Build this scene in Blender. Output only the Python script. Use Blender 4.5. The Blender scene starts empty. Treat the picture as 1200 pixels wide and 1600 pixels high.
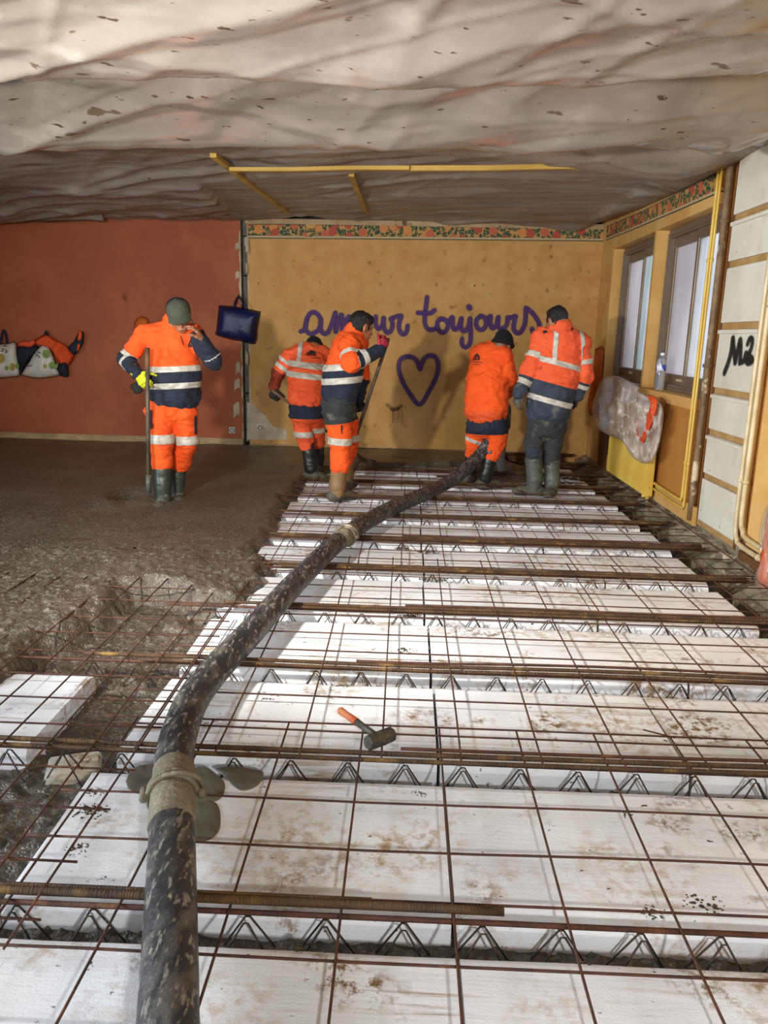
import bpy, bmesh, math, random
import numpy as np
from mathutils import Vector, Matrix, noise as mnoise

# ------------------------------------------------------------------ camera
F, CXP, CYP = 1202.0, 600.0, 800.0
VPX, VPY, SLOPE, H = 640.0, 527.0, 0.025, 1.35
def _n(v):
    v = np.array(v, float); return v/np.linalg.norm(v)
_Y = _n([(VPX-CXP)/F, (CYP-VPY)/F, 1]); _p2 = _n([(VPX-3000-CXP)/F, (CYP-(VPY-3000*SLOPE))/F, 1])
_Z = _n(np.cross(_p2, _Y)); _Z = _Z if _Z[1] > 0 else -_Z
_X = _n(np.cross(_Z, _Y)); _X = _X if _X[0] > 0 else -_X
AX = np.stack([_X, _Y, _Z])
EYE = np.array([0, 0, H])
SC = bpy.context.scene
COL = SC.collection
cam = bpy.data.cameras.new('camera'); camo = bpy.data.objects.new('camera', cam); COL.objects.link(camo)
cam.sensor_fit = 'HORIZONTAL'; cam.sensor_width = 36.0; cam.lens = F/1200*36.0; cam.clip_start = 0.05
mw = Matrix.Identity(4)
for r in range(3):
    mw[r][0] = AX[r, 0]; mw[r][1] = AX[r, 1]; mw[r][2] = -AX[r, 2]; mw[r][3] = EYE[r]
camo.matrix_world = mw
SC.camera = camo

# ------------------------------------------------------------------ world, lights, exposure
W = bpy.data.worlds.new('sky'); SC.world = W; W.use_nodes = True
bg = W.node_tree.nodes['Background']; bg.inputs[0].default_value = (0.80, 0.89, 1.0, 1); bg.inputs[1].default_value = 1.3
SC.view_settings.view_transform = 'Standard'; SC.view_settings.look = 'None'
SC.view_settings.gamma = 1.0; SC.view_settings.exposure = 0.0; SC.view_settings.use_curve_mapping = False
def lamp(name, loc, aim, energy, size, spread, color):
    l = bpy.data.lights.new(name, 'SPOT'); l.energy = energy; l.color = color
    l.shadow_soft_size = size; l.spot_size = math.radians(spread); l.spot_blend = 0.6
    o = bpy.data.objects.new(name, l); COL.objects.link(o); o.location = loc
    d = Vector(aim)-Vector(loc); o.rotation_euler = d.to_track_quat('-Z', 'Y').to_euler()
    return o
lamp('site_floodlight', (-1.75, 1.6, 1.7), (1.3, 8.5, 1.25), 680, 0.07, 112, (1.0, 0.965, 0.91))
lamp('site_floodlight', (0.95, -1.6, 1.9), (0.4, 8.0, 0.9), 290, 0.08, 110, (1.0, 0.985, 0.96))
# added soft, cool area light from the left, set in an unseen made-up opening
dl = bpy.data.lights.new('added_left_light', 'AREA'); dl.shape = 'RECTANGLE'; dl.size = 2.0; dl.size_y = 1.7; dl.energy = 520; dl.color = (0.84, 0.92, 1.0)
dlo = bpy.data.objects.new('added_left_light', dl); COL.objects.link(dlo); dlo.location = (-5.75, 1.0, 1.75); dlo.rotation_euler = (0, math.radians(-82), 0)

# ------------------------------------------------------------------ points from directions of view
def ray(px, py): return AX@np.array([(px-CXP)/F, (CYP-py)/F, 1.0])
def onz(px, py, z=0.0): r = ray(px, py); return EYE+r*(z-H)/r[2]
def ony(px, py, Y): r = ray(px, py); return EYE+r*Y/r[1]
def onx(px, py, X): r = ray(px, py); return EYE+r*X/r[0]
YB, XR, XL, ZP = 9.45, 2.205, -5.8, -0.05        # back wall, right wall, left wall, top of the polystyrene
def B(px, py, off=0.0): return ony(px, py, YB-off)
def R(px, py, off=0.0): return onx(px, py, XR-off)
rng = np.random.default_rng(7); random.seed(7)

# ------------------------------------------------------------------ numpy noise
def _hash(ix, iy, iz, seed):
    n = (ix.astype(np.int64)*374761393+iy.astype(np.int64)*668265263+iz.astype(np.int64)*2147483647+seed*1274126177) & 0xffffffff
    n = ((n ^ (n >> 13))*1274126177) & 0xffffffff
    n = ((n ^ (n >> 16))*2246822519) & 0xffffffff
    return ((n ^ (n >> 15)) & 0xffff)/65535.0
def vnoise(p, seed=0):
    p = np.asarray(p, float); i = np.floor(p).astype(np.int64); f = p-i; f = f*f*(3-2*f)
    out = 0
    for dx in (0, 1):
        for dy in (0, 1):
            for dz in (0, 1):
                w = (f[..., 0] if dx else 1-f[..., 0])*(f[..., 1] if dy else 1-f[..., 1])*(f[..., 2] if dz else 1-f[..., 2])
                out = out+w*_hash(i[..., 0]+dx, i[..., 1]+dy, i[..., 2]+dz, seed)
    return out*2-1
def fbm(p, seed=0, oct=3):
    p = np.asarray(p, float); s = 0; a = 1.0
    for k in range(oct):
        s = s+a*vnoise(p*(2.03**k), seed+k*17); a *= .5
    return s
def sstep(a, b, x):
    t = np.clip((x-a)/(b-a), 0, 1); return t*t*(3-2*t)

# ------------------------------------------------------------------ materials
def srgb(c):
    if isinstance(c, str):
        c = c.lstrip('#'); c = [int(c[i:i+2], 16)/255 for i in (0, 2, 4)]
    return tuple((x/12.92 if x <= .04045 else ((x+.055)/1.055)**2.4) for x in c)+(1.0,)
MATS = {}
def mat(name, c1, c2=None, scale=4.0, rough=.8, bump=0.0, bscale=40.0, spots=(), metal=0.0, spec=.5, stretch=(1, 1, 1),
        coat=0.0, trans=0.0, detail=4.0, lo=.35, hi=.65, alpha=1.0, coord='world', bdetail=4.0, bstretch=None):
    """two-tone noise colour, any number of stains (colour, scale, threshold, softness, stretch), bump"""
    m = bpy.data.materials.new(name); m.use_nodes = True; nt = m.node_tree; N = nt.nodes; L = nt.links
    p = N['Principled BSDF']; p.inputs['Roughness'].default_value = rough; p.inputs['Metallic'].default_value = metal
    p.inputs['Specular IOR Level'].default_value = spec; p.inputs['Coat Weight'].default_value = coat
    p.inputs['Transmission Weight'].default_value = trans; p.inputs['Alpha'].default_value = alpha
    if coord == 'world':
        g = N.new('ShaderNodeNewGeometry'); src = g.outputs['Position']
    else:
        g = N.new('ShaderNodeTexCoord'); src = g.outputs['Object']
    def mapped(st):
        mp = N.new('ShaderNodeMapping'); mp.inputs['Scale'].default_value = st; L.new(src, mp.inputs[0]); return mp.outputs[0]
    def nz(sc, det, st):
        t = N.new('ShaderNodeTexNoise'); t.inputs['Scale'].default_value = sc; t.inputs['Detail'].default_value = det
        L.new(mapped(st), t.inputs['Vector']); return t.outputs['Fac']
    def ramp(fac, a, b):
        r = N.new('ShaderNodeMapRange'); r.inputs[1].default_value = a; r.inputs[2].default_value = b; L.new(fac, r.inputs[0]); return r.outputs[0]
    def mix(fac, a, b):
        x = N.new('ShaderNodeMix'); x.data_type = 'RGBA'
        for i, v in ((0, fac), (6, a), (7, b)):
            if isinstance(v, (tuple, float)): x.inputs[i].default_value = v
            else: L.new(v, x.inputs[i])
        return x.outputs[2]
    col = srgb(c1)
    if c2: col = mix(ramp(nz(scale, detail, stretch), lo, hi), srgb(c1), srgb(c2))
    for s in spots:
        c, sc, th, soft = s[:4]; st = s[4] if len(s) > 4 else (1, 1, 1)
        col = mix(ramp(nz(sc, s[5] if len(s) > 5 else 5.0, st), th, th+soft), col, srgb(c))
    if isinstance(col, tuple): p.inputs['Base Color'].default_value = col
    else: L.new(col, p.inputs['Base Color'])
    if bump:
        b = N.new('ShaderNodeBump'); b.inputs['Strength'].default_value = bump; b.inputs['Distance'].default_value = .02
        L.new(nz(bscale, bdetail, bstretch or stretch), b.inputs['Height']); L.new(b.outputs[0], p.inputs['Normal'])
    MATS[name] = m; return m

mat('red_paint', '#a35b3a', '#954e32', 1.3, .85, .12, 60, spots=[('#4c2a1b', 4.2, .68, .08, (1.6, 1, .5)), ('#a8603c', 2.2, .60, .2)])
mat('ochre_paper', '#c6995c', '#b48648', 5.5, .85, .1, 50, lo=.3, hi=.7, spots=[('#c79c5e', 3, .55, .2), ('#8a6232', 9, .62, .12), ('#4a3018', 14, .755, .02)])
mat('ochre_light', '#d2a866', '#c29450', 2.5, .8, .1, 50, spots=[('#8a5c28', 4.5, .70, .1)])
mat('ochre_wood', '#bd8440', '#a97030', 2.2, .7, .1, 40, stretch=(1, 1, .35), spots=[('#704519', 5, .70, .08)])
mat('block_grey', '#6d675c', '#59544b', 14, .95, .5, 90)
mat('plaster_white', '#c3b69c', '#a8987a', 6, .9, .3, 50, spots=[('#6d5a3c', 9, .68, .05)])
mat('cream_trim', '#b69c74', '#98805b', 5, .7, .2, 40, spots=[('#604428', 6, .64, .08)])
mat('kerb_concrete', '#8f8570', '#6a604e', 5, .95, .9, 35, spots=[('#b7ac95', 9, .62, .08), ('#3c342a', 3.5, .63, .08)])
mat('dark_earth', '#2e2419', '#1d160f', 6, .95, .8, 30, spots=[('#4b3d2d', 12, .66, .05)])
mat('joist_concrete', '#857c6c', '#6d6557', 8, .95, .4, 60)
def foam_mat(name, base):
    """white expanded foam: gritty brown footmarks (broad noise times fine noise), fine wire-cut lines along the block, dark specks"""
    m = bpy.data.materials.new(name); m.use_nodes = True; nt = m.node_tree; N = nt.nodes; L = nt.links; p = N['Principled BSDF']; p.inputs['Roughness'].default_value = .75
    g = N.new('ShaderNodeNewGeometry')
    def nz(sc, det, st=(1, 1, 1), ro=.5, off=0.0):
        mp = N.new('ShaderNodeMapping'); mp.inputs['Scale'].default_value = st; mp.inputs['Location'].default_value = (off, off*.7, 0); L.new(g.outputs['Position'], mp.inputs[0])
        t = N.new('ShaderNodeTexNoise'); t.inputs['Scale'].default_value = sc; t.inputs['Detail'].default_value = det; t.inputs['Roughness'].default_value = ro; L.new(mp.outputs[0], t.inputs['Vector']); return t.outputs['Fac']
    def mr(f, a, b):
        r = N.new('ShaderNodeMapRange'); r.inputs[1].default_value = a; r.inputs[2].default_value = b; L.new(f, r.inputs[0]); return r.outputs[0]
    def mul(a, b):
        k = N.new('ShaderNodeMath'); k.operation = 'MULTIPLY'; L.new(a, k.inputs[0]); L.new(b, k.inputs[1]); return k.outputs[0]
    def mix(f, a, c):
        x = N.new('ShaderNodeMix'); x.data_type = 'RGBA'; L.new(f, x.inputs[0]); x.inputs[7].default_value = srgb(c)
        if isinstance(a, tuple): x.inputs[6].default_value = a
        else: L.new(a, x.inputs[6])
        return x.outputs[2]
    col = mix(mr(nz(3, 4), .4, .7), srgb(base), '#dcdee3')
    col = mix(mul(mr(nz(2.4, 3, off=3), .50, .66), mr(nz(24, 9, (1, 1, 1), .72), .47, .62)), col, '#b39a76')
    col = mix(mul(mr(nz(3.4, 3, off=9), .56, .68), mr(nz(30, 9, (1, 1, 1), .75, 4), .48, .58)), col, '#7d6038')
    col = mix(mul(mr(nz(1.7, 3, off=17), .52, .66), mr(nz(14, 8, (.12, 3.2, 1), .7), .52, .62)), col, '#9c8464')
    col = mix(mr(nz(34, 5, (.8, 1.3, 1), .6, 2), .675, .71), col, '#463626')
    L.new(col, p.inputs['Base Color'])
    b = N.new('ShaderNodeBump'); b.inputs['Strength'].default_value = .16; b.inputs['Distance'].default_value = .01; L.new(nz(90, 4, (.10, 1, 1)), b.inputs['Height'])
    b2 = N.new('ShaderNodeBump'); b2.inputs['Strength'].default_value = .12; b2.inputs['Distance'].default_value = .01; L.new(nz(150, 3), b2.inputs['Height']); L.new(b.outputs[0], b2.inputs['Normal']); L.new(b2.outputs[0], p.inputs['Normal'])
    MATS[name] = m
foam_mat('styrofoam', '#eef0f3'); foam_mat('styrofoam_dirty', '#bfb39d')
mat('styrofoam_clean', '#eff1f4', '#e6e8ec', 3, .75, .3, 150)
mat('rust', '#5e3828', '#40281d', 12, .75, .4, 180, metal=.15, spots=[('#7a4e2c', 8, .62, .1)])
mat('rust_ribbed', '#5f452a', '#3f2d1e', 9, .75, .8, 60, metal=.15, bstretch=(3.5, .3, .3), spots=[('#8a6a34', 7, .57, .12)])
mat('steel_wire', '#4a3f36', '#37302b', 12, .6, .2, 100, metal=.6)
mat('batten_wood', '#c4a04e', '#a98438', 6, .7, .25, 40, stretch=(.3, 1, 1), spots=[('#6b4d1c', 9, .68, .05)])
mat('brown_alu', '#7d6e60', '#6d5f52', 3, .45, .0, metal=.2)
mat('yellow_paint', '#d9b956', '#c9a544', 4, .45, .05, 30, spots=[('#7d5f24', 9, .72, .03)])
mat('cream_pipe', '#cfbf98', '#b8a47a', 7, .45, .1, 40, spots=[('#6c5128', 11, .69, .03)])
mat('worn_pipe', '#846a4a', '#624c34', 9, .7, .3, 40, spots=[('#cbbb96', 7, .6, .05)])
mat('dark_gap', '#1c1510', None, rough=.95)
mat('brown_wood', '#6b4526', '#573619', 5, .7, .2, 40, stretch=(1, 1, .3))
mat('board_white', '#d3d0c4', '#c5c1b2', 2.2, .8, .12, 60, spots=[('#8d8572', 12, .73, .02), ('#b9b19c', 3, .62, .12)])
mat('seam_tan', '#b08c58', '#9a7644', 8, .85, .3, 40)
mat('socket_white', '#d5d0c2', None, rough=.4)
mat('slab_dark', '#3a3028', '#2b241e', 5, .95)

# ------------------------------------------------------------------ mesh helpers
def mesh(name, V, Fc, m=None, parent=None, smooth=False):
    me = bpy.data.meshes.new(name); me.from_pydata([tuple(map(float, v)) for v in V], [], [tuple(map(int, f)) for f in Fc]); me.update()
    if smooth: me.polygons.foreach_set('use_smooth', [True]*len(me.polygons))
    return obj(name, me, m, parent)
def obj(name, me, m=None, parent=None):
    if m is not None and len(me.materials) == 0: me.materials.append(MATS[m] if isinstance(m, str) else m)
    o = bpy.data.objects.new(name, me); COL.objects.link(o)
    if parent is not None:
        o.parent = parent
        if any(parent.location): o.matrix_parent_inverse = Matrix.Translation(parent.location).inverted()
    return o
def gmesh(name, V, Q, m, parent=None, smooth=True):          # fast path for big quad grids
    me = bpy.data.meshes.new(name); V = np.asarray(V, np.float32); Q = np.asarray(Q, np.int32); k = Q.shape[1]
    me.vertices.add(len(V)); me.vertices.foreach_set('co', V.ravel())
    me.loops.add(Q.size); me.loops.foreach_set('vertex_index', Q.ravel())
    me.polygons.add(len(Q)); me.polygons.foreach_set('loop_start', np.arange(0, Q.size, k, dtype=np.int32))
    if smooth: me.polygons.foreach_set('use_smooth', np.ones(len(Q), bool))
    me.update(calc_edges=True); me.validate()
    return obj(name, me, m, parent)
def grid(nu, nv):
    i = np.arange(nu*nv).reshape(nu, nv)
    return np.stack([i[:-1, :-1], i[1:, :-1], i[1:, 1:], i[:-1, 1:]], -1).reshape(-1, 4)
def empty(name, loc=(0, 0, 0)):
    o = bpy.data.objects.new(name, None); COL.objects.link(o); o.location = [float(v) for v in loc]; o.empty_display_size = .1; return o
def tag(o, label=None, cat=None, group=None, kind=None):
    if label: o['label'] = label
    if cat: o['category'] = cat
    if group: o['group'] = group
    if kind: o['kind'] = kind
    return o
BOXF = [(0, 3, 2, 1), (4, 5, 6, 7), (0, 1, 5, 4), (1, 2, 6, 5), (2, 3, 7, 6), (3, 0, 4, 7)]
def boxv(x0, x1, y0, y1, z0, z1):
    return [(x0, y0, z0), (x1, y0, z0), (x1, y1, z0), (x0, y1, z0), (x0, y0, z1), (x1, y0, z1), (x1, y1, z1), (x0, y1, z1)]
def box(name, x0, x1, y0, y1, z0, z1, m, parent=None, bev=0.0):
    bm = bmesh.new(); vs = [bm.verts.new(v) for v in boxv(x0, x1, y0, y1, z0, z1)]
    for f in BOXF: bm.faces.new([vs[i] for i in f])
    if bev: bmesh.ops.bevel(bm, geom=bm.edges[:], offset=bev, segments=2, affect='EDGES', profile=.5)
    me = bpy.data.meshes.new(name); bm.to_mesh(me); bm.free(); return obj(name, me, m, parent)
def boxes(name, L, m, parent=None):
    V, Fc = [], []
    for b in L:
        k = len(V); V += boxv(*b); Fc += [tuple(i+k for i in f) for f in BOXF]
    return mesh(name, V, Fc, m, parent)
def prism(name, P, axis, a0, a1, m, parent=None, bev=0.0):
    """extrude a polygon: axis 'x' takes (y,z), 'y' takes (x,z), 'z' takes (x,y)"""
    f = {'x': lambda p, a: (a, p[0], p[1]), 'y': lambda p, a: (p[0], a, p[1]), 'z': lambda p, a: (p[0], p[1], a)}[axis]
    k = len(P); bm = bmesh.new(); lo = [bm.verts.new(f(p, a0)) for p in P]; hi = [bm.verts.new(f(p, a1)) for p in P]
    bm.faces.new(lo); bm.faces.new(hi)
    for i in range(k): bm.faces.new([lo[i], lo[(i+1) % k], hi[(i+1) % k], hi[i]])
    bmesh.ops.recalc_face_normals(bm, faces=bm.faces[:])
    if bev: bmesh.ops.bevel(bm, geom=bm.edges[:], offset=bev, segments=2, affect='EDGES', profile=.5)
    me = bpy.data.meshes.new(name); bm.to_mesh(me); bm.free(); return obj(name, me, m, parent)
def tubeVF(path, rad, seg=8, caps=True, flat=None):
    P = np.array(path, float); n = len(P); r = np.broadcast_to(np.asarray(rad, float), (n,)) if np.ndim(rad) < 2 else rad
    T = np.gradient(P, axis=0); T /= np.linalg.norm(T, axis=1)[:, None]+1e-12
    up = np.array([0, 0, 1.0]) if abs(T[0, 2]) < .9 else np.array([1.0, 0, 0])
    V = []; u = np.cross(T[0], up); u /= np.linalg.norm(u)
    for i in range(n):
        u = u-T[i]*(u@T[i]); u /= np.linalg.norm(u); w = np.cross(T[i], u)
        for k in range(seg):
            a = 2*math.pi*k/seg; V.append(P[i]+(u*math.cos(a)+w*math.sin(a))*r[i])
    Fc = [(i*seg+k, i*seg+(k+1) % seg, (i+1)*seg+(k+1) % seg, (i+1)*seg+k) for i in range(n-1) for k in range(seg)]
    if caps: Fc += [tuple(range(seg))[::-1], tuple((n-1)*seg+k for k in range(seg))]
    return V, Fc
def tube(name, path, rad, m, parent=None, seg=8, smooth=True):
    V, Fc = tubeVF(path, rad, seg); return mesh(name, V, Fc, m, parent, smooth)
def spline(P, n=8):
    P = np.array(P, float); Q = np.vstack([2*P[0]-P[1], P, 2*P[-1]-P[-2]]); out = []
    for i in range(1, len(Q)-2):
        for t in np.linspace(0, 1, n, endpoint=False):
            a, b, c, d = Q[i-1:i+3]
            out.append(.5*((2*b)+(-a+c)*t+(2*a-5*b+4*c-d)*t*t+(-a+3*b-3*c+d)*t**3))
    out.append(P[-1]); return np.array(out)
def inpoly(X, Y, P):
    ins = np.zeros(X.shape, bool); n = len(P)
    for i in range(n):
        x0, y0 = P[i]; x1, y1 = P[(i+1) % n]
        c = ((y0 > Y) != (y1 > Y)) & (X < (x1-x0)*(Y-y0)/(y1-y0+1e-12)+x0); ins ^= c
    return ins
def sdpoly(X, Y, P):                                            # signed distance, positive inside
    d = np.full(X.shape, 1e9); n = len(P)
    for i in range(n):
        x0, y0 = P[i]; x1, y1 = P[(i+1) % n]; ex, ey = x1-x0, y1-y0
        t = np.clip(((X-x0)*ex+(Y-y0)*ey)/(ex*ex+ey*ey+1e-12), 0, 1)
        d = np.minimum(d, np.hypot(X-x0-t*ex, Y-y0-t*ey))
    return np.where(inpoly(X, Y, P), d, -d)
ORD = ['first', 'second', 'third', 'fourth', 'fifth', 'sixth', 'seventh', 'eighth', 'ninth', 'tenth', 'eleventh', 'twelfth', 'thirteenth', 'fourteenth']
# ================================================================== THE SETTING
YN = -2.6                                                       # how far the room goes on behind the camera
fl = box('floor', XL, XR, YN, YB+.1, -.42, -.32, 'dark_earth'); tag(fl, kind='structure')
cl = box('ceiling', XL-.2, XR+.4, YN, YB+.3, 2.92, 3.1, 'slab_dark'); tag(cl, kind='structure')
wl = boxes('wall_left', [(XL-.2, XL, YN, 0, -.42, 3.0), (XL-.2, XL, 2.0, YB+.3, -.42, 3.0), (XL-.2, XL, 0, 2.0, 2.6, 3.0), (XL-.2, XL, 0, 2.0, -.42, .85)], 'ochre_paper'); tag(wl, kind='structure')  # gap in this unseen wall is made up for the added left light

# ---- back wall: masonry core with the two papered faces and a bare strip of blocks between them
wb = box('wall_back', XL-.2, XR+.4, YB+.10, YB+.3, -.42, 3.0, 'slab_dark'); tag(wb, kind='structure')
xa, xb = B(375, 345)[0], B(385.5, 345)[0]
def ragged(z0, z1, n, x, amp, seed):
    zz = np.linspace(z0, z1, n); return [(x+amp*vnoise(np.array([[z*9, seed, 0]]))[0]+amp*.6*vnoise(np.array([[z*31, seed, 3]]))[0], z) for z in zz]
redP = [(XL, -.1)]+ragged(-.1, 2.68, 60, xa-.012, .012, 1)+[(XL, 2.68)]
prism('red_papered_face', redP, 'y', YB, YB+.1, 'red_paint', wb)
prism('plaster_edge', [(xa-.05, -.1), (xa, -.1), (xa, 2.68), (xa-.05, 2.68)], 'y', YB+.004, YB+.1, 'plaster_white', wb)
ocP = [(XR, -.3), (XR, 2.66), (xb+.02, 2.66)]+ragged(-.02, 2.66, 60, xb+.016, .014, 5)[::-1]+[(xb+.02, -.3)]
prism('ochre_papered_face', ocP, 'y', YB, YB+.1, 'ochre_paper', wb)
prism('plaster_edge', [(xb, -.1), (xb+.06, -.1), (xb+.06, 2.68), (xb, 2.68)], 'y', YB+.004, YB+.1, 'plaster_white', wb)
zs = [B(380, y)[2] for y in (692, 672, 615, 553, 490, 431, 369, 330)]
for i in range(len(zs)-1):
    box('block', xa+.022, xb-.004, YB+.035, YB+.1, zs[i]+.012, zs[i+1]-.004, 'block_grey', wb, .004)
# torn flaps of paper along the strip
for (px, py, w, h, s) in [(386, 378, 7, 12, 1), (387, 388, 6, 14, 1), (371, 385, 6, 9, -1), (371, 430, 5, 10, -1), (372, 575, 6, 16, -1), (371, 600, 8, 14, -1), (370, 640, 9, 20, -1), (386, 420, 4, 14, 1), (386, 560, 5, 18, 1)]:
    a = B(px, py); V = []
    for i in range(4):
        for j in range(4):
            u, v = i/3, j/3; V.append((a[0]-s*w/254+s*u*w/127, YB-.006-.03*u*u*(1-.5*v), a[2]-h/254+h/127*(v+.15*math.sin(5*u))))
    mesh('paper_flap', V, grid(4, 4), 'plaster_white', wb, True)
# bare plaster patch with rounded outline at the foot of the ochre face
pp = [(386, 628), (390, 629), (398, 634), (407, 642), (416, 650), (422, 660), (427, 667), (436, 668), (444, 670), (448, 674), (448, 687), (386, 687)]
prism('bare_plaster_patch', [(B(*p)[0], B(*p)[2]) for p in pp], 'y', YB-.004, YB+.02, 'plaster_white', wb)
# pale batten, frieze
def back_strip(name, x0, y0, x1, y1, x2, y2, x3, y3, off, m):   # four corners, clockwise from top left
    P = [B(*p) for p in ((x0, y0), (x1, y1), (x2, y2), (x3, y3))]
    return prism(name, [(p[0], p[2]) for p in P], 'y', YB-off, YB+.02, m, wb)
for a, b in ((383, 443), (445, 527), (529, 618), (620, 700), (702, 780), (782, 860), (862, 944)):
    t = lambda x: 341+ (x-383)*.0175
    back_strip('pale_batten', a, t(a), b, t(b), b, t(b)+8, a, t(a)+8, .012, 'cream_trim')
back_strip('pale_batten', 170, 334, 374, 337, 374, 341, 170, 337, .012, 'cream_trim')

# frieze print: fruit and leaves between two lines
def frieze_mat():
    m = bpy.data.materials.new('frieze_print'); m.use_nodes = True; nt = m.node_tree; N = nt.nodes; L = nt.links; p = N['Principled BSDF']; p.inputs['Roughness'].default_value = .8
    uv = N.new('ShaderNodeUVMap'); sep = N.new('ShaderNodeSeparateXYZ'); L.new(uv.outputs[0], sep.inputs[0])
    def vor(sc, feat='F1'):
        mp = N.new('ShaderNodeMapping'); mp.inputs['Scale'].default_value = (sc, sc*.9, 1); L.new(uv.outputs[0], mp.inputs[0])
        v = N.new('ShaderNodeTexVoronoi'); v.voronoi_dimensions = '2D'; v.inputs['Scale'].default_value = 1; L.new(mp.outputs[0], v.inputs['Vector']); return v
    def lt(a, th):
        x = N.new('ShaderNodeMath'); x.operation = 'LESS_THAN'; L.new(a, x.inputs[0]); x.inputs[1].default_value = th; return x.outputs[0]
    def mixc(f, a, b):
        x = N.new('ShaderNodeMix'); x.data_type = 'RGBA'; L.new(f, x.inputs[0])
        for i, v in ((6, a), (7, b)):
            if isinstance(v, tuple): x.inputs[i].default_value = v
            else: L.new(v, x.inputs[i])
        return x.outputs[2]
    v1 = vor(1.1); v2 = vor(4.2); v3 = vor(7.0)
    base = mixc(lt(v2.outputs['Distance'], .5), srgb('#b8864a'), srgb('#27443a'))
    base = mixc(lt(v3.outputs['Distance'], .2), base, srgb('#aa9a3e'))
    cr = N.new('ShaderNodeValToRGB'); cr.color_ramp.interpolation = 'CONSTANT'
    sx = N.new('ShaderNodeSeparateColor'); L.new(v1.outputs['Color'], sx.inputs[0]); L.new(sx.outputs[0], cr.inputs[0])
    cr.color_ramp.elements[0].color = srgb('#a84a34'); cr.color_ramp.elements[1].position = .66; cr.color_ramp.elements[1].color = srgb('#c58145')
    e = cr.color_ramp.elements.new(.33); e.color = srgb('#b8603f')
    base = mixc(lt(v1.outputs['Distance'], .33), base, cr.outputs[0])
    def band(a, b, c, base):
        g = N.new('ShaderNodeMath'); g.operation = 'GREATER_THAN'; L.new(sep.outputs[1], g.inputs[0]); g.inputs[1].default_value = a
        l = lt(sep.outputs[1], b); k = N.new('ShaderNodeMath'); k.operation = 'MULTIPLY'; L.new(g.outputs[0], k.inputs[0]); L.new(l, k.inputs[1]); return mixc(k.outputs[0], base, srgb(c))
    base = band(-1, .20, '#a9894f', base); base = band(-1, .06, '#2f4038', base); base = band(.1, .16, '#b7b09a', base); base = band(.95, 2, '#35453f', base)
    L.new(base, p.inputs['Base Color']); MATS['frieze_print'] = m
frieze_mat()
def ribbon(name, top, bot, m, parent, aspect):                  # strip with uv, v across
    V = []; n = len(top)
    for a, b in zip(top, bot): V += [b, a]
    o = mesh(name, V, [(2*i, 2*i+2, 2*i+3, 2*i+1) for i in range(n-1)], m, parent)
    uv = o.data.uv_layers.new(name='UVMap'); d = [0]
    for i in range(1, n): d.append(d[-1]+np.linalg.norm(np.array(top[i])-top[i-1]))
    for poly in o.data.polygons:
        for li in poly.loop_indices:
            vi = o.data.loops[li].vertex_index; uv.data[li].uv = (d[vi//2]/aspect, vi % 2)
    return o
tp = [(387, 350), (440, 350), (476, 350), (480, 357), (491, 357), (494, 350.5), (560, 351), (700, 352), (800, 353), (945, 355)]
ribbon('frieze_border', [B(x, y, .004) for x, y in tp], [B(x, 372.5+(x-387)*.0085, .004) for x, y in tp], 'frieze_print', wb, .165)
# skirting at the foot of the back wall
bb = empty('baseboard_back', (B(190, 690)[0], YB, 0)); tag(bb, kind='structure')
a, b = B(0, 683), B(381, 690)
box('skirting_board', XL, xa, YB-.022, YB, -.06, .055, 'cream_trim', bb, .004); box('skirting_cap', XL, xa, YB-.03, YB, .055, .075, 'cream_trim', bb, .004)
box('skirting_board', xb, 1.95, YB-.02, YB, -.10, .0, 'brown_wood', bb, .004); box('skirting_cap', xb, 1.95, YB-.026, YB, .0, .016, 'cream_trim', bb, .003)
box('skirting_board', 1.7, XR, YB-.05, YB, -.25, -.10, 'brown_wood', bb, .004)
# wall sockets
def socket(px, py, label, tilt=0):
    c = B(px, py); e = empty('wall_socket', (c[0], YB, c[2])); tag(e, label, 'socket', 'wall sockets')
    box('cover_plate', c[0]-.038, c[0]+.038, YB-.016, YB-.004, c[2]-.038, c[2]+.038, 'socket_white', e, .004)
    ring = [(c[0]+.026*math.cos(t), YB-.02, c[2]+.026*math.sin(t)) for t in np.linspace(0, 2*math.pi, 17)]
    tube('socket_rim', ring, .005, 'block_grey', e, 6)
    tube('earth_pin', [(c[0], YB-.03, c[2]+.012), (c[0], YB-.012, c[2]+.012)], .004, 'steel_wire', e, 6)
    for s in (-1, 1): tube('contact_hole', [(c[0]+s*.01, YB-.0185, c[2]-.004), (c[0]+s*.01, YB-.012, c[2]-.004)], .004, 'dark_gap', e, 6)
    return e
socket(363, 672, 'square white wall socket on the red wall near the bare blocks')
socket(407, 668, 'white wall socket on the bare plaster patch of the ochre wall')

# ---- right wall with its two windows
wr = empty('wall_right', (XR, 6, 0)); tag(wr, kind='structure')
WY = [(7.47, 8.92), (5.98, 7.42)]; WZ = (.945, 2.345); DW = .115; XW = XR+.24
def rw(name, y0, y1, z0, z1, m='ochre_paper', x0=XR, x1=XW): return box(name, x0, x1, y0, y1, z0, z1, m, wr)
rw('wall_face', 8.92, YB+.1, -.02, 3.0, 'ochre_light'); rw('wall_face', 5.98, 8.92, 2.345, 3.0, 'ochre_light')
rw('wall_face', 5.98, 8.92, .02, .86, 'ochre_wood'); rw('mullion_pier', 7.42, 7.47, .86, 2.345, 'ochre_light')
rw('wall_face', YN, 4.86, .10, 3.0, 'ochre_light'); rw('wall_face', 5.0, 5.72, -.05, 3.0, 'dark_gap', XR+.055, XW)
rw('wall_face', 4.86, 5.0, -.05, 3.0, 'ochre_wood', XR+.02); rw('wall_face', 5.72, 5.98, -.02, 3.0, 'ochre_wood', XR+.03)
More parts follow.
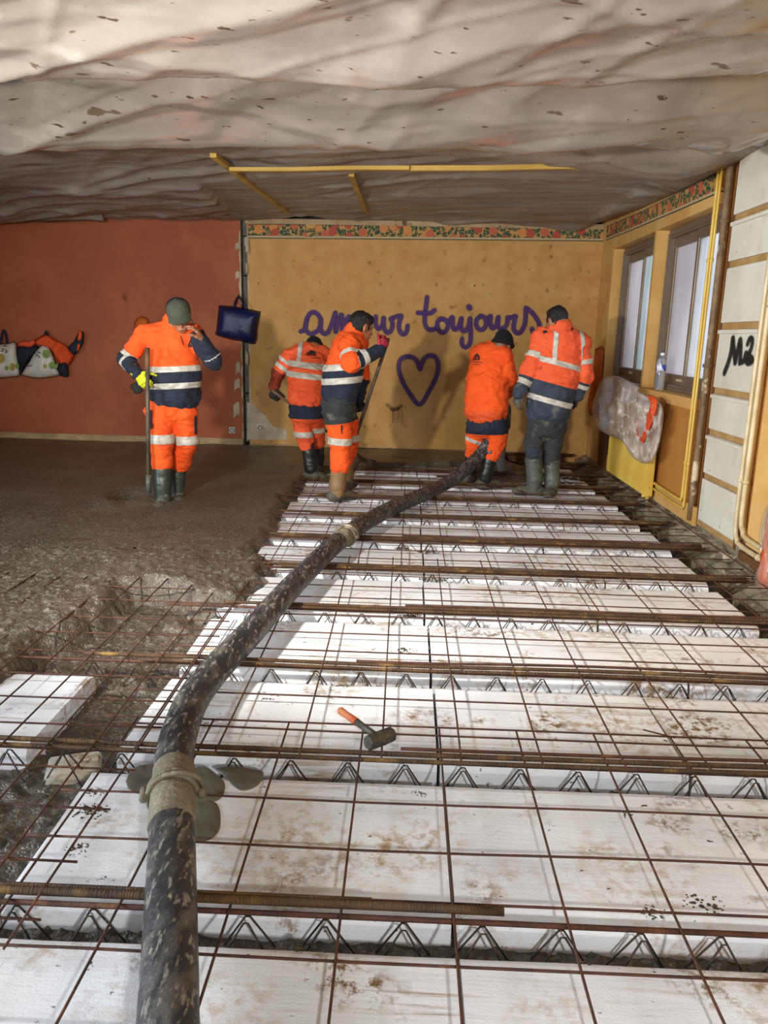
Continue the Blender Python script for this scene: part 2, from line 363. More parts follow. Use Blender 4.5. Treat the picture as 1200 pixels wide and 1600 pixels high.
rw('wall_face', 5.74, YB, -.30, .02, 'kerb_concrete', XR+.01); rw('wall_face', YN, 5.74, -.30, .10, 'kerb_concrete', XR+.01)
sill = box('window_sill', XR-.035, XR+DW+.03, 5.96, 7.44, .86, .945, 'ochre_light', wr, .006); box('window_sill', XR-.01, XR+DW+.03, 7.45, 8.94, .86, .94, 'cream_trim', wr, .006)
box('plinth_board', XR-.016, XR+.02, 5.74, 8.98, .005, .15, 'ochre_light', wr, .004)
tpR = [(948, 353), (1000, 331.5), (1056, 303), (1110, 274.5), (1129, 265)]
ribbon('frieze_border', [R(*p, .004) for p in tpR], [R(x, y, .004) for x, y in [(947, 376), (1000, 354.5), (1056, 331), (1110, 307.5), (1130, 299)]], 'frieze_print', wr, .165)
def pane_mat(name, c1, c2, c3, sc, dif):
    m = bpy.data.materials.new(name); m.use_nodes = True; nt = m.node_tree; N = nt.nodes; L = nt.links; N.remove(N['Principled BSDF'])
    out = N['Material Output']; tr = N.new('ShaderNodeBsdfTranslucent'); gl = N.new('ShaderNodeBsdfGlossy'); gl.inputs['Roughness'].default_value = .15
    tp_ = N.new('ShaderNodeBsdfRefraction'); tp_.inputs['Roughness'].default_value = .55; tp_.inputs['IOR'].default_value = 1.02
    g = N.new('ShaderNodeNewGeometry'); t = N.new('ShaderNodeTexNoise'); t.inputs['Scale'].default_value = sc; t.inputs['Detail'].default_value = 6
    mp = N.new('ShaderNodeMapping'); mp.inputs['Scale'].default_value = (1, 1, .35); L.new(g.outputs['Position'], mp.inputs[0]); L.new(mp.outputs[0], t.inputs['Vector'])
    r = N.new('ShaderNodeValToRGB'); L.new(t.outputs['Fac'], r.inputs[0]); e = r.color_ramp.elements
    e[0].position = .36; e[0].color = srgb(c3); e[1].position = .62; e[1].color = srgb(c1); k = e.new(.5); k.color = srgb(c2)
    for s in (tr, tp_): L.new(r.outputs[0], s.inputs['Color'])
    m1 = N.new('ShaderNodeMixShader'); m1.inputs[0].default_value = .55; L.new(tr.outputs[0], m1.inputs[1]); L.new(tp_.outputs[0], m1.inputs[2])
    df = N.new('ShaderNodeBsdfDiffuse'); L.new(r.outputs[0], df.inputs['Color']); m3 = N.new('ShaderNodeMixShader'); m3.inputs[0].default_value = dif; L.new(m1.outputs[0], m3.inputs[1]); L.new(df.outputs[0], m3.inputs[2])
    m2 = N.new('ShaderNodeMixShader'); m2.inputs[0].default_value = .05; L.new(m3.outputs[0], m2.inputs[1]); L.new(gl.outputs[0], m2.inputs[2])
    L.new(m2.outputs[0], out.inputs[0]); MATS[name] = m
pane_mat('frosted_pane', '#ffffff', '#f3f6fb', '#e3eeec', 3.5, .25)
pane_mat('dusty_pane', '#f4f0f2', '#eae5e8', '#ddd7da', 1.6, .4)
for i, (y0, y1) in enumerate(WY):
    w = empty('window_%d' % (i+1), (XR+DW, (y0+y1)/2, WZ[0])); tag(w, kind='structure')
    z0, z1 = WZ; xf = XR+DW
    # fixed outer frame with stepped tracks
    boxes('outer_frame', [(xf, xf+.10, y0, y0+.05, z0, z1), (xf, xf+.10, y1-.05, y1, z0, z1), (xf, xf+.10, y0+.05, y1-.05, z0, z0+.055), (xf, xf+.10, y0+.05, y1-.05, z1-.07, z1)], 'brown_alu', w)
    boxes('guide_rail', [(xf-.012, xf, y0+.02, y1-.02, z0+.01, z0+.03), (xf-.012, xf, y0+.02, y1-.02, z1-.05, z1-.03), (xf-.012, xf, y1-.04, y1-.02, z0+.03, z1-.05)], 'brown_alu', w)
    ym = (y0+y1)/2
    for k, (a, b, dx) in enumerate(((ym-.03, y1-.05, .045), (y0+.05, ym+.03, .015))):
        s = empty('sliding_sash', (xf+dx, (a+b)/2, z0)); s.parent = w; s.matrix_parent_inverse = Matrix.Translation(w.location).inverted()
        za, zb, x = z0+.055, z1-.07, xf+dx
        boxes('sash_frame', [(x, x+.03, a, a+.055, za, zb), (x, x+.03, b-.055, b, za, zb), (x, x+.03, a+.055, b-.055, za, za+.085), (x, x+.03, a+.055, b-.055, zb-.085, zb)], 'brown_alu', s)
        box('pane', x+.011, x+.019, a+.05, b-.05, za+.08, zb-.08, 'dusty_pane' if k == 0 else 'frosted_pane', s)
        boxes('glazing_bead', [(x-.004, x, a+.05, a+.058, za+.08, zb-.08), (x-.004, x, b-.058, b-.05, za+.08, zb-.08)], 'cream_pipe', s)
        if k == 0: box('pull_handle', x-.008, x, ym+.12, ym+.26, za+.03, za+.05, 'cream_pipe', s, .002)
# stacked white boards with tan seams, dark joints at both sides
sz = [.076, .417, .742, 1.039, 1.489, 1.904, 2.21, 2.72]
for i in range(len(sz)-1):
    lo = sz[i]+(.0 if i == 0 else .014); hi = sz[i+1]-.032
    b = box('white_board', XR-.006, XR+.05, 5.055, 5.69, lo, hi, 'board_white', wr, .005)
    if i < 6:
        box('tan_seam', XR+.012, XR+.05, 5.05, 5.70, sz[i+1]-.030, sz[i+1]+.014, 'seam_tan', wr)
    if i in (2, 3, 5, 1): box('board_lip', XR-.022, XR, 5.06, 5.685, hi-.03, hi-.004, 'board_white', wr, .004)
box('tan_seam', XR-.004, XR+.05, 5.05, 5.70, .035, .078, 'seam_tan', wr)
for (y, w_) in ((5.035, .03), (5.715, .035)): box('joint_post', XR+.004, XR+.06, y-w_/2, y+w_/2, .02, 2.74, 'brown_wood', wr)
# kerb and rough ground along the right wall
kx = np.linspace(0, 1, 14); ky = np.linspace(YN, YB, 420)
U, Vv = np.meshgrid(kx, ky, indexing='ij'); edge = 2.075+.018*fbm(np.stack([Vv*3, Vv*0, Vv*0], -1), 3)
Xk = edge+(XR+.012-edge)*np.clip((U-.25)/.75, 0, 1); Zk = -.33+.28*sstep(0, .25, U)+.045*sstep(.3, 1, U)
nz_ = fbm(np.stack([Xk*14, Vv*9, U*0], -1), 8, 4); Zk = Zk+.02*nz_*sstep(.1, .4, U)+.02*np.maximum(0, fbm(np.stack([Xk*25, Vv*18, U*0], -1), 9, 2))*sstep(.2, .5, U); Xk = Xk-.012*nz_*(1-sstep(.2, .4, U))
k = gmesh('trim_1', np.stack([Xk, Vv, Zk], -1).reshape(-1, 3), grid(14, 420)[:, ::-1], 'kerb_concrete'); tag(k, kind='structure')

# ------------------------------------------------------------------ graffiti on the walls (flat paint with a soft sprayed edge)
def spray_mat(name, c, al=.95):
    m = bpy.data.materials.new(name); m.use_nodes = True; nt = m.node_tree; N = nt.nodes; L = nt.links; p = N['Principled BSDF']
    p.inputs['Base Color'].default_value = srgb(c); p.inputs['Roughness'].default_value = .7
    uv = N.new('ShaderNodeUVMap'); s = N.new('ShaderNodeSeparateXYZ'); L.new(uv.outputs[0], s.inputs[0])
    r = N.new('ShaderNodeMapRange'); r.interpolation_type = 'SMOOTHSTEP'; r.inputs[1].default_value = 1.0; r.inputs[2].default_value = .5; L.new(s.outputs[0], r.inputs[0])
    mu = N.new('ShaderNodeMath'); mu.operation = 'MULTIPLY'; mu.inputs[1].default_value = al; L.new(r.outputs[0], mu.inputs[0]); L.new(mu.outputs[0], p.inputs['Alpha']); MATS[name] = m
spray_mat('purple_spray', '#43245f'); spray_mat('black_spray', '#131313')
def stroke(name, pts, w, m, parent, normal, lift):
    """flat brush stroke: a strip with rounded ends, u = distance from the centre line"""
    P = spline(pts, 6); n = len(P); nrm = np.array(normal, float); V = []; uvs = []
    T = np.gradient(P, axis=0); T /= np.linalg.norm(T, axis=1)[:, None]+1e-9; S = np.cross(T, nrm)
    P2 = np.vstack([P[0]-T[0]*w, P[0]-T[0]*w*.5, P, P[-1]+T[-1]*w*.5, P[-1]+T[-1]*w]); S2 = np.vstack([S[0], S[0], S, S[-1], S[-1]])
    ends = [1, .5]+[0]*n+[.5, 1]
    for i, (p, s, e) in enumerate(zip(P2, S2, ends)):
        for q in (-1, -.5, 0, .5, 1):
            V.append(p+s*q*w+nrm*(lift+.00002*i)); uvs.append(math.hypot(q, e))
    o = mesh(name, V, grid(len(P2), 5), m, parent); uv = o.data.uv_layers.new(name='UVMap')
    for poly in o.data.polygons:
        for li in poly.loop_indices: uv.data[li].uv = (uvs[o.data.loops[li].vertex_index], 0)
    return o
def ZA(x, y): return B(460+x/6, 450+y/6)
def ZT(x, y): return B(640+x/5.4545, 450+y/5.4545)
def ZH(x, y): return B(440+x/2.727, 450+y/2.727)
LET = [(ZA, 'letter_a', [[(60, 408), (92, 392), (108, 345), (120, 285), (145, 242), (178, 228), (212, 242), (240, 275)], [(120, 285), (106, 340), (112, 395), (145, 428), (190, 420), (228, 388), (246, 335), (247, 275), (246, 350), (256, 408), (288, 430), (324, 400), (355, 320), (384, 236)]]),
 (ZA, 'letter_m', [[(384, 236), (386, 300), (388, 410)], [(390, 400), (412, 320), (440, 250), (450, 300), (448, 400)], [(452, 390), (480, 320), (514, 266), (526, 310), (530, 400)]]),
 (ZA, 'letter_o', [[(640, 275), (600, 300), (590, 350), (615, 405), (660, 405), (690, 350), (680, 295), (640, 275)]]),
 (ZA, 'letter_u', [[(762, 268), (762, 335), (782, 380), (808, 372), (830, 330), (836, 284)], [(836, 284), (838, 365), (866, 416), (902, 404), (920, 345), (906, 288)]]),
 (ZA, 'letter_r', [[(906, 290), (950, 270), (1002, 262), (986, 310), (980, 376), (1002, 426), (1036, 430), (1056, 394), (1060, 355)]]),
 (ZT, 'letter_t', [[(148, 80), (140, 150), (130, 230), (130, 300), (152, 346), (190, 355), (228, 342)], [(70, 212), (130, 216), (176, 214), (212, 190)]]),
 (ZT, 'letter_o', [[(270, 262), (240, 285), (236, 330), (255, 368), (286, 380), (316, 355), (326, 310), (306, 275), (270, 262)]]),
 (ZT, 'letter_u', [[(330, 296), (364, 248), (366, 300), (372, 342), (392, 354), (416, 330), (432, 285), (440, 262)], [(440, 262), (436, 320), (448, 360), (476, 364), (500, 322), (514, 262)]]),
 (ZT, 'letter_j', [[(514, 262), (518, 340), (520, 430), (504, 488), (470, 504), (446, 480), (446, 436)], [(504, 162), (512, 170)]]),
 (ZT, 'letter_o', [[(602, 240), (572, 268), (566, 310), (586, 348), (620, 354), (645, 325), (650, 280), (632, 248), (602, 240)]]),
 (ZT, 'letter_u', [[(655, 280), (690, 238), (686, 295), (696, 334), (716, 340), (740, 308), (754, 252)], [(754, 252), (752, 318), (775, 345), (808, 338), (830, 300), (836, 254)]]),
 (ZT, 'letter_r', [[(836, 254), (868, 250), (902, 242), (890, 290), (886, 346), (906, 380), (940, 380), (968, 340), (984, 280), (990, 180)]]),
 (ZT, 'letter_s', [[(990, 170), (1022, 192), (1066, 240), (1100, 300), (1105, 350), (1085, 388), (1055, 384), (1040, 350)]]),
 (ZH, 'heart', [[(590, 345), (572, 306), (540, 292), (508, 304), (499, 340), (512, 390), (546, 450), (588, 496), (628, 440), (658, 380), (668, 330), (655, 296), (630, 288), (606, 304), (590, 345)]])]
lift = .004
for fn, nm, SS in LET:
    for q in SS:
        lift += .0003; stroke('graffiti_'+nm, [fn(*p) for p in q], .046 if len(q) == 2 else .037, 'purple_spray', wb, (0, -1, 0), lift)
def Z2(x, y): return R(900+x/4, 220+y/4, .007)
for s, w_ in (([(932, 1450), (952, 1400), (972, 1330), (985, 1240)], .034), ([(985, 1240), (992, 1310), (1000, 1375)], .034), ([(1000, 1385), (1016, 1310), (1032, 1245), (1034, 1310), (1030, 1385)], .032), ([(1032, 1380), (1052, 1378), (1068, 1325), (1068, 1375), (1082, 1390)], .026),
              ([(1078, 1270), (1092, 1238), (1108, 1245), (1100, 1300), (1078, 1345), (1095, 1350), (1110, 1375)], .026), ([(1084, 1372), (1100, 1372)], .045)):
    lift += .0003; stroke('graffiti_scrawl', [Z2(*q) for q in s], w_, 'black_spray', wr, (-1, 0, 0), lift-.003)
# dirty drips and marks
spray_mat('dirt_spray', '#3a2616', .38)
for nm, q, w_ in (('splash_mark', [(450, 525), (480, 545), (510, 528)], .03), ('splash_mark', [(470, 545), (500, 540)], .03), ('drip', [(475, 545), (474, 600)], .010), ('drip', [(497, 545), (499, 590)], .008), ('drip', [(512, 530), (513, 610)], .008)):
    lift += .0003; stroke(nm, [B(440+x/2.727, 440+y/2.727) for x, y in q], w_, 'dirt_spray', wb, (0, -1, 0), lift)
# ================================================================== FLOOR: joists, polystyrene, steel, concrete
JY = [1.585+.705*k for k in range(-1, 12)]                      # joist axes, the first is under the camera's feet
XB0, XB1 = -.97, 1.84
GAP = .055
chordz = -.012
def zigzag(y, s, x0, x1, dx=.19):
    P = []; x = x0; k = 0
    while x < x1:
        P.append((x, y+s*(.036 if k % 2 else .010), -.185 if k % 2 else chordz-.012)); x += dx/2; k += 1
    out = []
    for i in range(len(P)-1):                                   # rounded bends
        a, b = np.array(P[i]), np.array(P[i+1]); out += [a*.94+b*.06, a*.06+b*.94]
    return out
heel_me = {}
for k, y in enumerate(JY):
    jx0, jx1 = (-2.3, 1.98) if k < 4 else (-1.2, 1.98)
    j = empty('lattice_joist', ((jx0+jx1)/2, y, -.21)); tag(j, 'lattice girder joist with concrete heel, %s row of steel from the camera' % ORD[k], 'joist', 'lattice joists of the floor')
    box('concrete_heel', jx0, jx1, y-.06, y+.06, -.235, -.19, 'joist_concrete', j, .006)
    tube('top_chord', [(jx0, y, chordz), (jx1+.05, y, chordz)], .007, 'rust', j, 6)
    if k < 9:
        for s in (-1, 1): tube('diagonal_wire', zigzag(y, s, jx0+.05, jx1), .0027, 'steel_wire', j, 5)
    for s in (-1, 1): tube('bottom_wire', [(jx0, y+s*.036, -.186), (jx1, y+s*.036, -.186)], .005, 'steel_wire', j, 5)
# reinforcing bars lying on the joists
def rebar(x0, x1, y, z, r, label, bend=.006, m='rust_ribbed'):
    n = 14; xs = np.linspace(x0, x1, n); o1 = np.ones(n); P = np.stack([xs, y+bend*vnoise(np.stack([xs*1.3, o1*y*7, o1*0], -1)), z+bend*.4*vnoise(np.stack([xs*1.7, o1*y*5, o1*4], -1))], -1)
    o = tube('reinforcing_bar', P, r, m, None, 8); tag(o, label, 'rebar', 'loose bars on the joists'); return o
rb = random.Random(3)
for k, y in enumerate(JY):
    if k == 0: continue
    far = 'the %s joist from the camera' % ORD[k]
    if k == 1:
        rebar(-1.2, .27, y+.018, .006, .0105, 'thick ribbed rusty bar ending in mid floor on '+far, .003)
        rebar(-1.5, -.05, y+.038, .004, .007, 'thinner rusty bar behind the thick one on '+far, .004)
        continue
    sx = -1.75 if k < 3 else (-1.35 if k == 3 else -1.0)
    rebar(sx+.1*rb.random(), 2.06-.04*rb.random(), y+.018, .006, .0088, 'thick ribbed rusty bar lying on '+far, .006)
    rebar(sx+.1+.2*rb.random(), 2.0+.06*rb.random(), y-.017, .003, .0075, 'rusty bar on the near side of '+far, .006)
    if k in (2, 3, 4, 6): rebar(-.3+.5*rb.random(), 2.04, y+.044, .012, .006, 'thin dark bar laid along the far side of '+far, .012, 'rust')
# polystyrene blocks
def foam_block(x0, x1, y0, y1, seed, label, ztop=ZP, ragged_end=0):
    """block with chamfered shoulders and a rebate that rests on the joist heel"""
    prof = [(y0-.02, -.20), (y0-.02, -.175), (y0, -.175), (y0, ztop-.032), (y0+.012, ztop-.008), (y0+.04, ztop), ((y0+y1)/2, ztop), (y1-.04, ztop), (y1-.012, ztop-.008), (y1, ztop-.032), (y1, -.175), (y1+.02, -.175), (y1+.02, -.20)]
    n = max(10, int((x1-x0)/.05)); xs = np.linspace(x0, x1, n+1); V = []; m_ = len(prof)
    pa = np.array(prof); P = np.zeros((n+1, m_, 3)); P[..., 0] = xs[:, None]; P[..., 1:] = pa
    d = .0018*fbm(P*5+[seed, 0, 0], 4, 2); e_ = .016*vnoise(np.stack([pa[:, 0]*22, pa[:, 0]*0+seed, pa[:, 1]*9], -1)); P[..., 1] += d; P[..., 2] += d*.6
    if ragged_end > 0: P[n, :, 0] += e_
    if ragged_end < 0: P[0, :, 0] += e_
    V = P.reshape(-1, 3)
    Fc = [(i*m_+j, (i+1)*m_+j, (i+1)*m_+(j+1) % m_, i*m_+(j+1) % m_) for i in range(n) for j in range(m_)]
    Fc += [tuple(range(m_)), tuple(n*m_+j for j in range(m_))[::-1]]
    o = mesh('polystyrene_block', V, Fc, 'styrofoam', None, False); tag(o, label, 'polystyrene block', 'polystyrene infill blocks'); return o
side = ['left end', 'middle', 'right end']
for k in range(len(JY)-1):
    y0, y1 = JY[k]+GAP, JY[k+1]-GAP
    if y1 > 8.9: continue
    js = [XB0+.02*rb.uniform(-1, 1), .14+.02*rb.uniform(-1, 1), 1.0+.25*(k % 2)+.03*rb.uniform(-1, 1), XB1+.025*rb.uniform(-1, 1)]
    for i in range(3):
        foam_block(js[i]+.0055, js[i+1]-.0055, y0, y1, k*3+i, 'white polystyrene block at the %s of the %s row from the camera' % (side[i], ORD[k]), ZP+.003*rb.uniform(-1, 1), 1 if i == 2 else (-1 if i == 0 else 0))
foam_block(-2.3, -1.27, JY[2]+GAP, JY[3]-GAP, 90, 'polystyrene block half buried in concrete left of the open trench', ZP)
# offcuts lying in the trench
def chunk(x, y, z, sx, sy, sz_, rot, label):
    bm = bmesh.new(); bmesh.ops.create_cube(bm, size=1); bmesh.ops.scale(bm, vec=(sx, sy, sz_), verts=bm.verts); bmesh.ops.bevel(bm, geom=bm.edges[:], offset=min(sx, sy, sz_)*.12, segments=2, affect='EDGES')
    bmesh.ops.subdivide_edges(bm, edges=bm.edges[:], cuts=2, use_grid_fill=True)
    for v in bm.verts: v.co += v.normal*.006*vnoise(np.array([[v.co.x*20+x*9, v.co.y*20, v.co.z*20]]))[0]
    bmesh.ops.rotate(bm, matrix=Matrix.Rotation(rot, 3, 'Z')@Matrix.Rotation(.1, 3, 'X'), verts=bm.verts); bmesh.ops.translate(bm, vec=(x, y, z), verts=bm.verts)
    me = bpy.data.meshes.new('polystyrene_offcut'); bm.to_mesh(me); bm.free(); o = obj('polystyrene_offcut', me, 'styrofoam_dirty'); tag(o, label, 'offcut')
c = onz(115, 1205, -.13); chunk(c[0], c[1], -.125, .17, .12, .05, .3, 'dirty polystyrene offcut wedged in the trench beside the hose')
c = onz(60, 1172, -.13); chunk(c[0]-.02, c[1], -.14, .07, .1, .07, .6, 'small white polystyrene offcut at the foot of the half buried block')

# welded mesh sheets
def bar_mesh(path, r=.0037): return path, r
def mesh_sheet(xs, ys, x0, x1, y0, y1, z, label, seed, sag=.006):
    s = empty('welded_mesh_sheet', ((x0+x1)/2, (y0+y1)/2, z)); tag(s, label, 'wire mesh', 'welded mesh sheets')
    r = random.Random(seed)
    for x in xs:
        n = 9; sl = r.uniform(-.006, .006); yy = np.linspace(y0, y1, n)
        o1 = np.ones(n); P = np.stack([x+sl*(yy-(y0+y1)/2)+.004*vnoise(np.stack([o1*x*9, yy*1.2, o1*seed], -1)), yy, z+.004+sag*vnoise(np.stack([o1*x*2, yy*1.4, o1*(seed+.5)], -1))], -1)
        tube('long_bar', P, .0036, 'rust', s, 5)
    for y in ys:
        n = 11; sl = r.uniform(-.004, .004); xx = np.linspace(x0, x1, n)
        o1 = np.ones(n); P = np.stack([xx, y+sl*(xx-x0)+.004*vnoise(np.stack([xx*1.2, o1*y*9, o1*seed], -1)), z-.003+sag*vnoise(np.stack([xx*1.4, o1*y*2, o1*(seed+.5)], -1))], -1)
        tube('cross_bar', P, .0036, 'rust', s, 5)
    return s
MZ = -.006
AXS = [.149+.27*k for k in range(-4, 8)]
ypx = lambda L: [onz(600, y, MZ)[1] for y in L]
mesh_sheet(AXS, [.8, 1.02, 1.24]+ypx([1505, 1405, 1328, 1254, 1143]), -1.02, 2.10, .55, 2.50, MZ, 'rusty welded mesh sheet nearest the camera, ending beyond the hammer', 1)
BXS = [onz(857, 960, MZ)[0]+.268*k for k in range(-6, 6)]
mesh_sheet(BXS, ypx([1135, 1093, 1022, 994, 966])+[3.86, 4.06, 4.27, 4.50], -1.06, 2.12, 2.27, 4.62, MZ+.008, 'rusty welded mesh sheet under the middle of the hose', 2)
mesh_sheet([x+.05 for x in BXS], [4.45+.205*i for i in range(13)], -1.05, 2.12, 4.38, 7.02, MZ, 'rusty welded mesh sheet in front of the workers boots', 3)
mesh_sheet([x+.02 for x in BXS], [6.85+.205*i for i in range(10)], -1.05, 2.10, 6.8, 8.85, MZ+.008, 'farthest welded mesh sheet, under the workers', 4)
mesh_sheet([-2.35+.15*k for k in range(11)], [1.52, 1.72, 1.95, 2.15, 2.42, 2.62, 2.82, 3.05, 3.25, 3.45, 3.7, 3.9], -2.4, -.82, 1.42, 4.05, MZ+.012, 'welded mesh sheet bridging the concrete trench on the left', 5)
# short stubs poking up from the mesh
for (x, y, dx, dy, lb) in ((1005, 1140, 25, 7, 'short bent tie wire sticking up by the right of the floor'),):
    a = onz(x, y, .03); b = onz(x+50, y+13, .0); o = tube('tie_wire', [a, (a+b)/2, b], .003, 'rust', None, 5); tag(o, lb, 'wire')

# wet concrete
MAIN = [(XL, 2.3), (-1.95, 2.42), (-1.56, 2.73), (-1.56, 3.13), (-1.47, 3.38), (-1.44, 3.95), (-1.32, 3.96), (-1.015, 3.736), (-.83, 3.80), (-.743, 4.08), (-.772, 4.57), (-.93, 4.72), (-.88, 5.37), (-.94, 6.23), (-.96, 7.07), (-.9, 7.55), (-.52, 8.10), (-.1, 8.22), (.47, 8.32), (.81, 8.55), (1.02, 8.7), (1.2, 9.0), (1.25, YB), (XL, YB)]
def conc_height(X, Y):
    q = np.stack([X, Y, X*0], -1)
    sd = sdpoly(X, Y, MAIN)+.05*fbm(q*3.1, 21, 3)+.015*vnoise(q*17, 5)
    near = sstep(6.0, 3.6, Y)
    lev = .016+.008*fbm(q*.9, 31, 2)
    z = -.34+(lev+.34)*sstep(-.11, .13, sd)**.8
    # loose concrete that ran down into the trench
    tr = sstep(.20, .05, np.abs(X+1.13))*sstep(4.2, 3.9, Y)*sstep(2.45, 3.0, Y)
    z = np.maximum(z, np.where(tr > .02, -.31+.17*tr+.035*fbm(q*6, 61, 2)*tr, -.5))
    z = np.maximum(z, -.27+.02*fbm(q*4, 62, 2)+.13*sstep(-1.10, -1.32, X)*sstep(2.25, 2.0, Y)+.03*sstep(2.3, 2.1, Y)*fbm(q*9, 63, 3))
    # heaps: by the vibrating needle, round the nozzle
    c = onz(205, 778, 0); d = np.hypot(X-c[0], (Y-c[1])*.6); z = z-.07*np.exp(-(d/.11)**2)+.035*np.exp(-((d-.2)/.08)**2)
    c = onz(785, 735, -.03); d = np.hypot((X-c[0])*.8, (Y-c[1])*.75); z = np.maximum(z, -.06+.10*np.exp(-(d/.30)**2)*(1+.3*vnoise(q*11, 9))-.08*(d > .62))
    c = onz(435, 735, 0); z = z-.05*np.exp(-(np.hypot((X-c[0])*.5, (Y-c[1]))/.22)**2)
    fine = sstep(7.2, 3.2, Y)
    ag = np.maximum(0, vnoise(q*34, 71)*.55+vnoise(q*62, 72)*.75)
    z = z+fine*(.021*ag+.006*fbm(q*22, 73, 2))+(1-fine)*.004*fbm(q*9*np.array([.35, 1, 1]), 74, 3)
    return z
def patch(x0, x1, y0, y1, st):
    xs = np.arange(x0, x1+st*.5, st); ys = np.arange(y0, y1+st*.5, st); X, Y = np.meshgrid(xs, ys, indexing='ij'); Z = conc_height(X, Y)
    Qd = grid(len(xs), len(ys)); ok = (Z.ravel()[Qd] > -.30).any(1)
    return np.stack([X, Y, Z], -1).reshape(-1, 3), Qd[ok]
mat('wet_concrete', '#5a5248', '#4c443b', 2.2, .30, .6, 110, spots=[('#746d61', 60, .56, .05, (1, 1, 1), 2.0), ('#3f382f', 3.0, .60, .2)], spec=.6)
Va, Qa = patch(-3.1, 1.35, 1.1, 4.6, .0115); Vb, Qb = patch(XL, 1.35, 4.6, YB, .026); Vc, Qc = patch(XL, -3.1, 1.1, 4.6, .05)
Vall = np.vstack([Va, Vb, Vc]); Qall = np.vstack([Qa, Qb+len(Va), Qc+len(Va)+len(Vb)])
used = np.unique(Qall); remap = np.full(len(Vall), -1); remap[used] = np.arange(len(used))
wc = gmesh('wet_concrete', Vall[used], remap[Qall], 'wet_concrete'); tag(wc, 'freshly poured dark wet concrete covering the left and back of the floor', 'concrete', kind='stuff')
# grout splashes beside the hose, mud dropped on the foam
mat('grout', '#6b685d', '#5f5c52', 9, .35, .1, 40)
mat('mud', '#57503f', '#3f382c', 30, .9, .8, 60)
def splash(P, label):
    Q = spline([onz(x, y, ZP) for x, y in P+[P[0]]], 5)[:-1]; c = Q.mean(0); n = len(Q); V = []
    for f, h in ((1, -.001), (.985, .003), (.9, .0045), (.4, .005)):
        V += [(c[0]+(q[0]-c[0])*f, c[1]+(q[1]-c[1])*f, ZP+h+.001*math.sin(i*.9)) for i, q in enumerate(Q)]
    Fc = [(r*n+i, r*n+(i+1) % n, (r+1)*n+(i+1) % n, (r+1)*n+i) for r in range(3) for i in range(n)]+[tuple(3*n+i for i in range(n))]
    o = mesh('grout_splash', V, Fc, 'grout', None, True); tag(o, label, 'puddle')
splash([(196, 1222), (205, 1204), (222, 1196), (240, 1194), (262, 1196), (262, 1238), (232, 1241), (205, 1238)], 'grey grout puddle on the left of the hose coupling')
splash([(296, 1206), (312, 1198), (330, 1204), (350, 1222), (350, 1240), (338, 1252), (312, 1254), (294, 1250)], 'round grey grout puddle touching the right of the near hose coupling')
splash([(296, 1262), (318, 1250), (340, 1258), (345, 1278), (342, 1300), (324, 1314), (300, 1316), (290, 1300)], 'lower grey grout puddle below the near hose coupling')
splash([(336, 1202), (352, 1198), (380, 1200), (410, 1206), (408, 1222), (396, 1232), (380, 1236), (366, 1230), (352, 1214)], 'ragged grout puddle under the second joist bar right of the hose')
cl_ = [(140, 1268, 26, 9), (120, 1326, 19, 8), (150, 1238, 16, 4), (420, 1090, 22, 8), (535, 1073, 14, 6), (632, 1018, 22, 5), (675, 1012, 12, 4), (670, 862, 18, 5), (668, 905, 15, 4), (630, 857, 14, 4), (165, 1372, 9, 3), (1098, 1412, 28, 8), (1018, 1424, 20, 4), (975, 1272, 18, 8), (617, 1118, 12, 4), (655, 1240, 14, 6), (500, 1035, 12, 3), (860, 745, 26, 5), (900, 748, 22, 5), (880, 758, 30, 4), (820, 752, 18, 5), (705, 1040, 9, 3), (468, 1480, 10, 3), (820, 1000, 10, 3), (565, 1262, 9, 3), (645, 962, 16, 3), (745, 955, 14, 3), (690, 905, 12, 3)]
V, Fc = [], []
for i, (x, y, w_, h_) in enumerate(cl_):
    c = onz(x, y, ZP); ppm = F/np.linalg.norm(c-EYE)
    for q in range(55):
        a, rr = rng.uniform(0, 6.283), math.sqrt(rng.uniform(0, 1)); s = w_/ppm
        px_, py_ = c[0]+math.cos(a)*rr*s, c[1]+math.sin(a)*rr*s*.75; r_ = s*rng.uniform(.04, .17)*(1.15-.7*rr); k = len(V)
        hz = min(.016, r_*.55)
        for f, hh in ((1, -.002), (.7, .7*hz), (0, hz)):
            m_ = 6 if f else 1
            for t in range(m_): V.append((px_+r_*f*math.cos(t*1.047+a)*(1+.3*math.sin(t*5+q)), py_+r_*f*math.sin(t*1.047+a), ZP+hh))
        for t in range(6): Fc += [(k+t, k+(t+1) % 6, k+6+(t+1) % 6, k+6+t), (k+6+t, k+6+(t+1) % 6, k+12)]
mc = mesh('mud_crumbs', V, Fc, 'mud', None, True); tag(mc, 'dark crumbs of mud and mortar trodden onto the white foam', 'mud', kind='stuff')
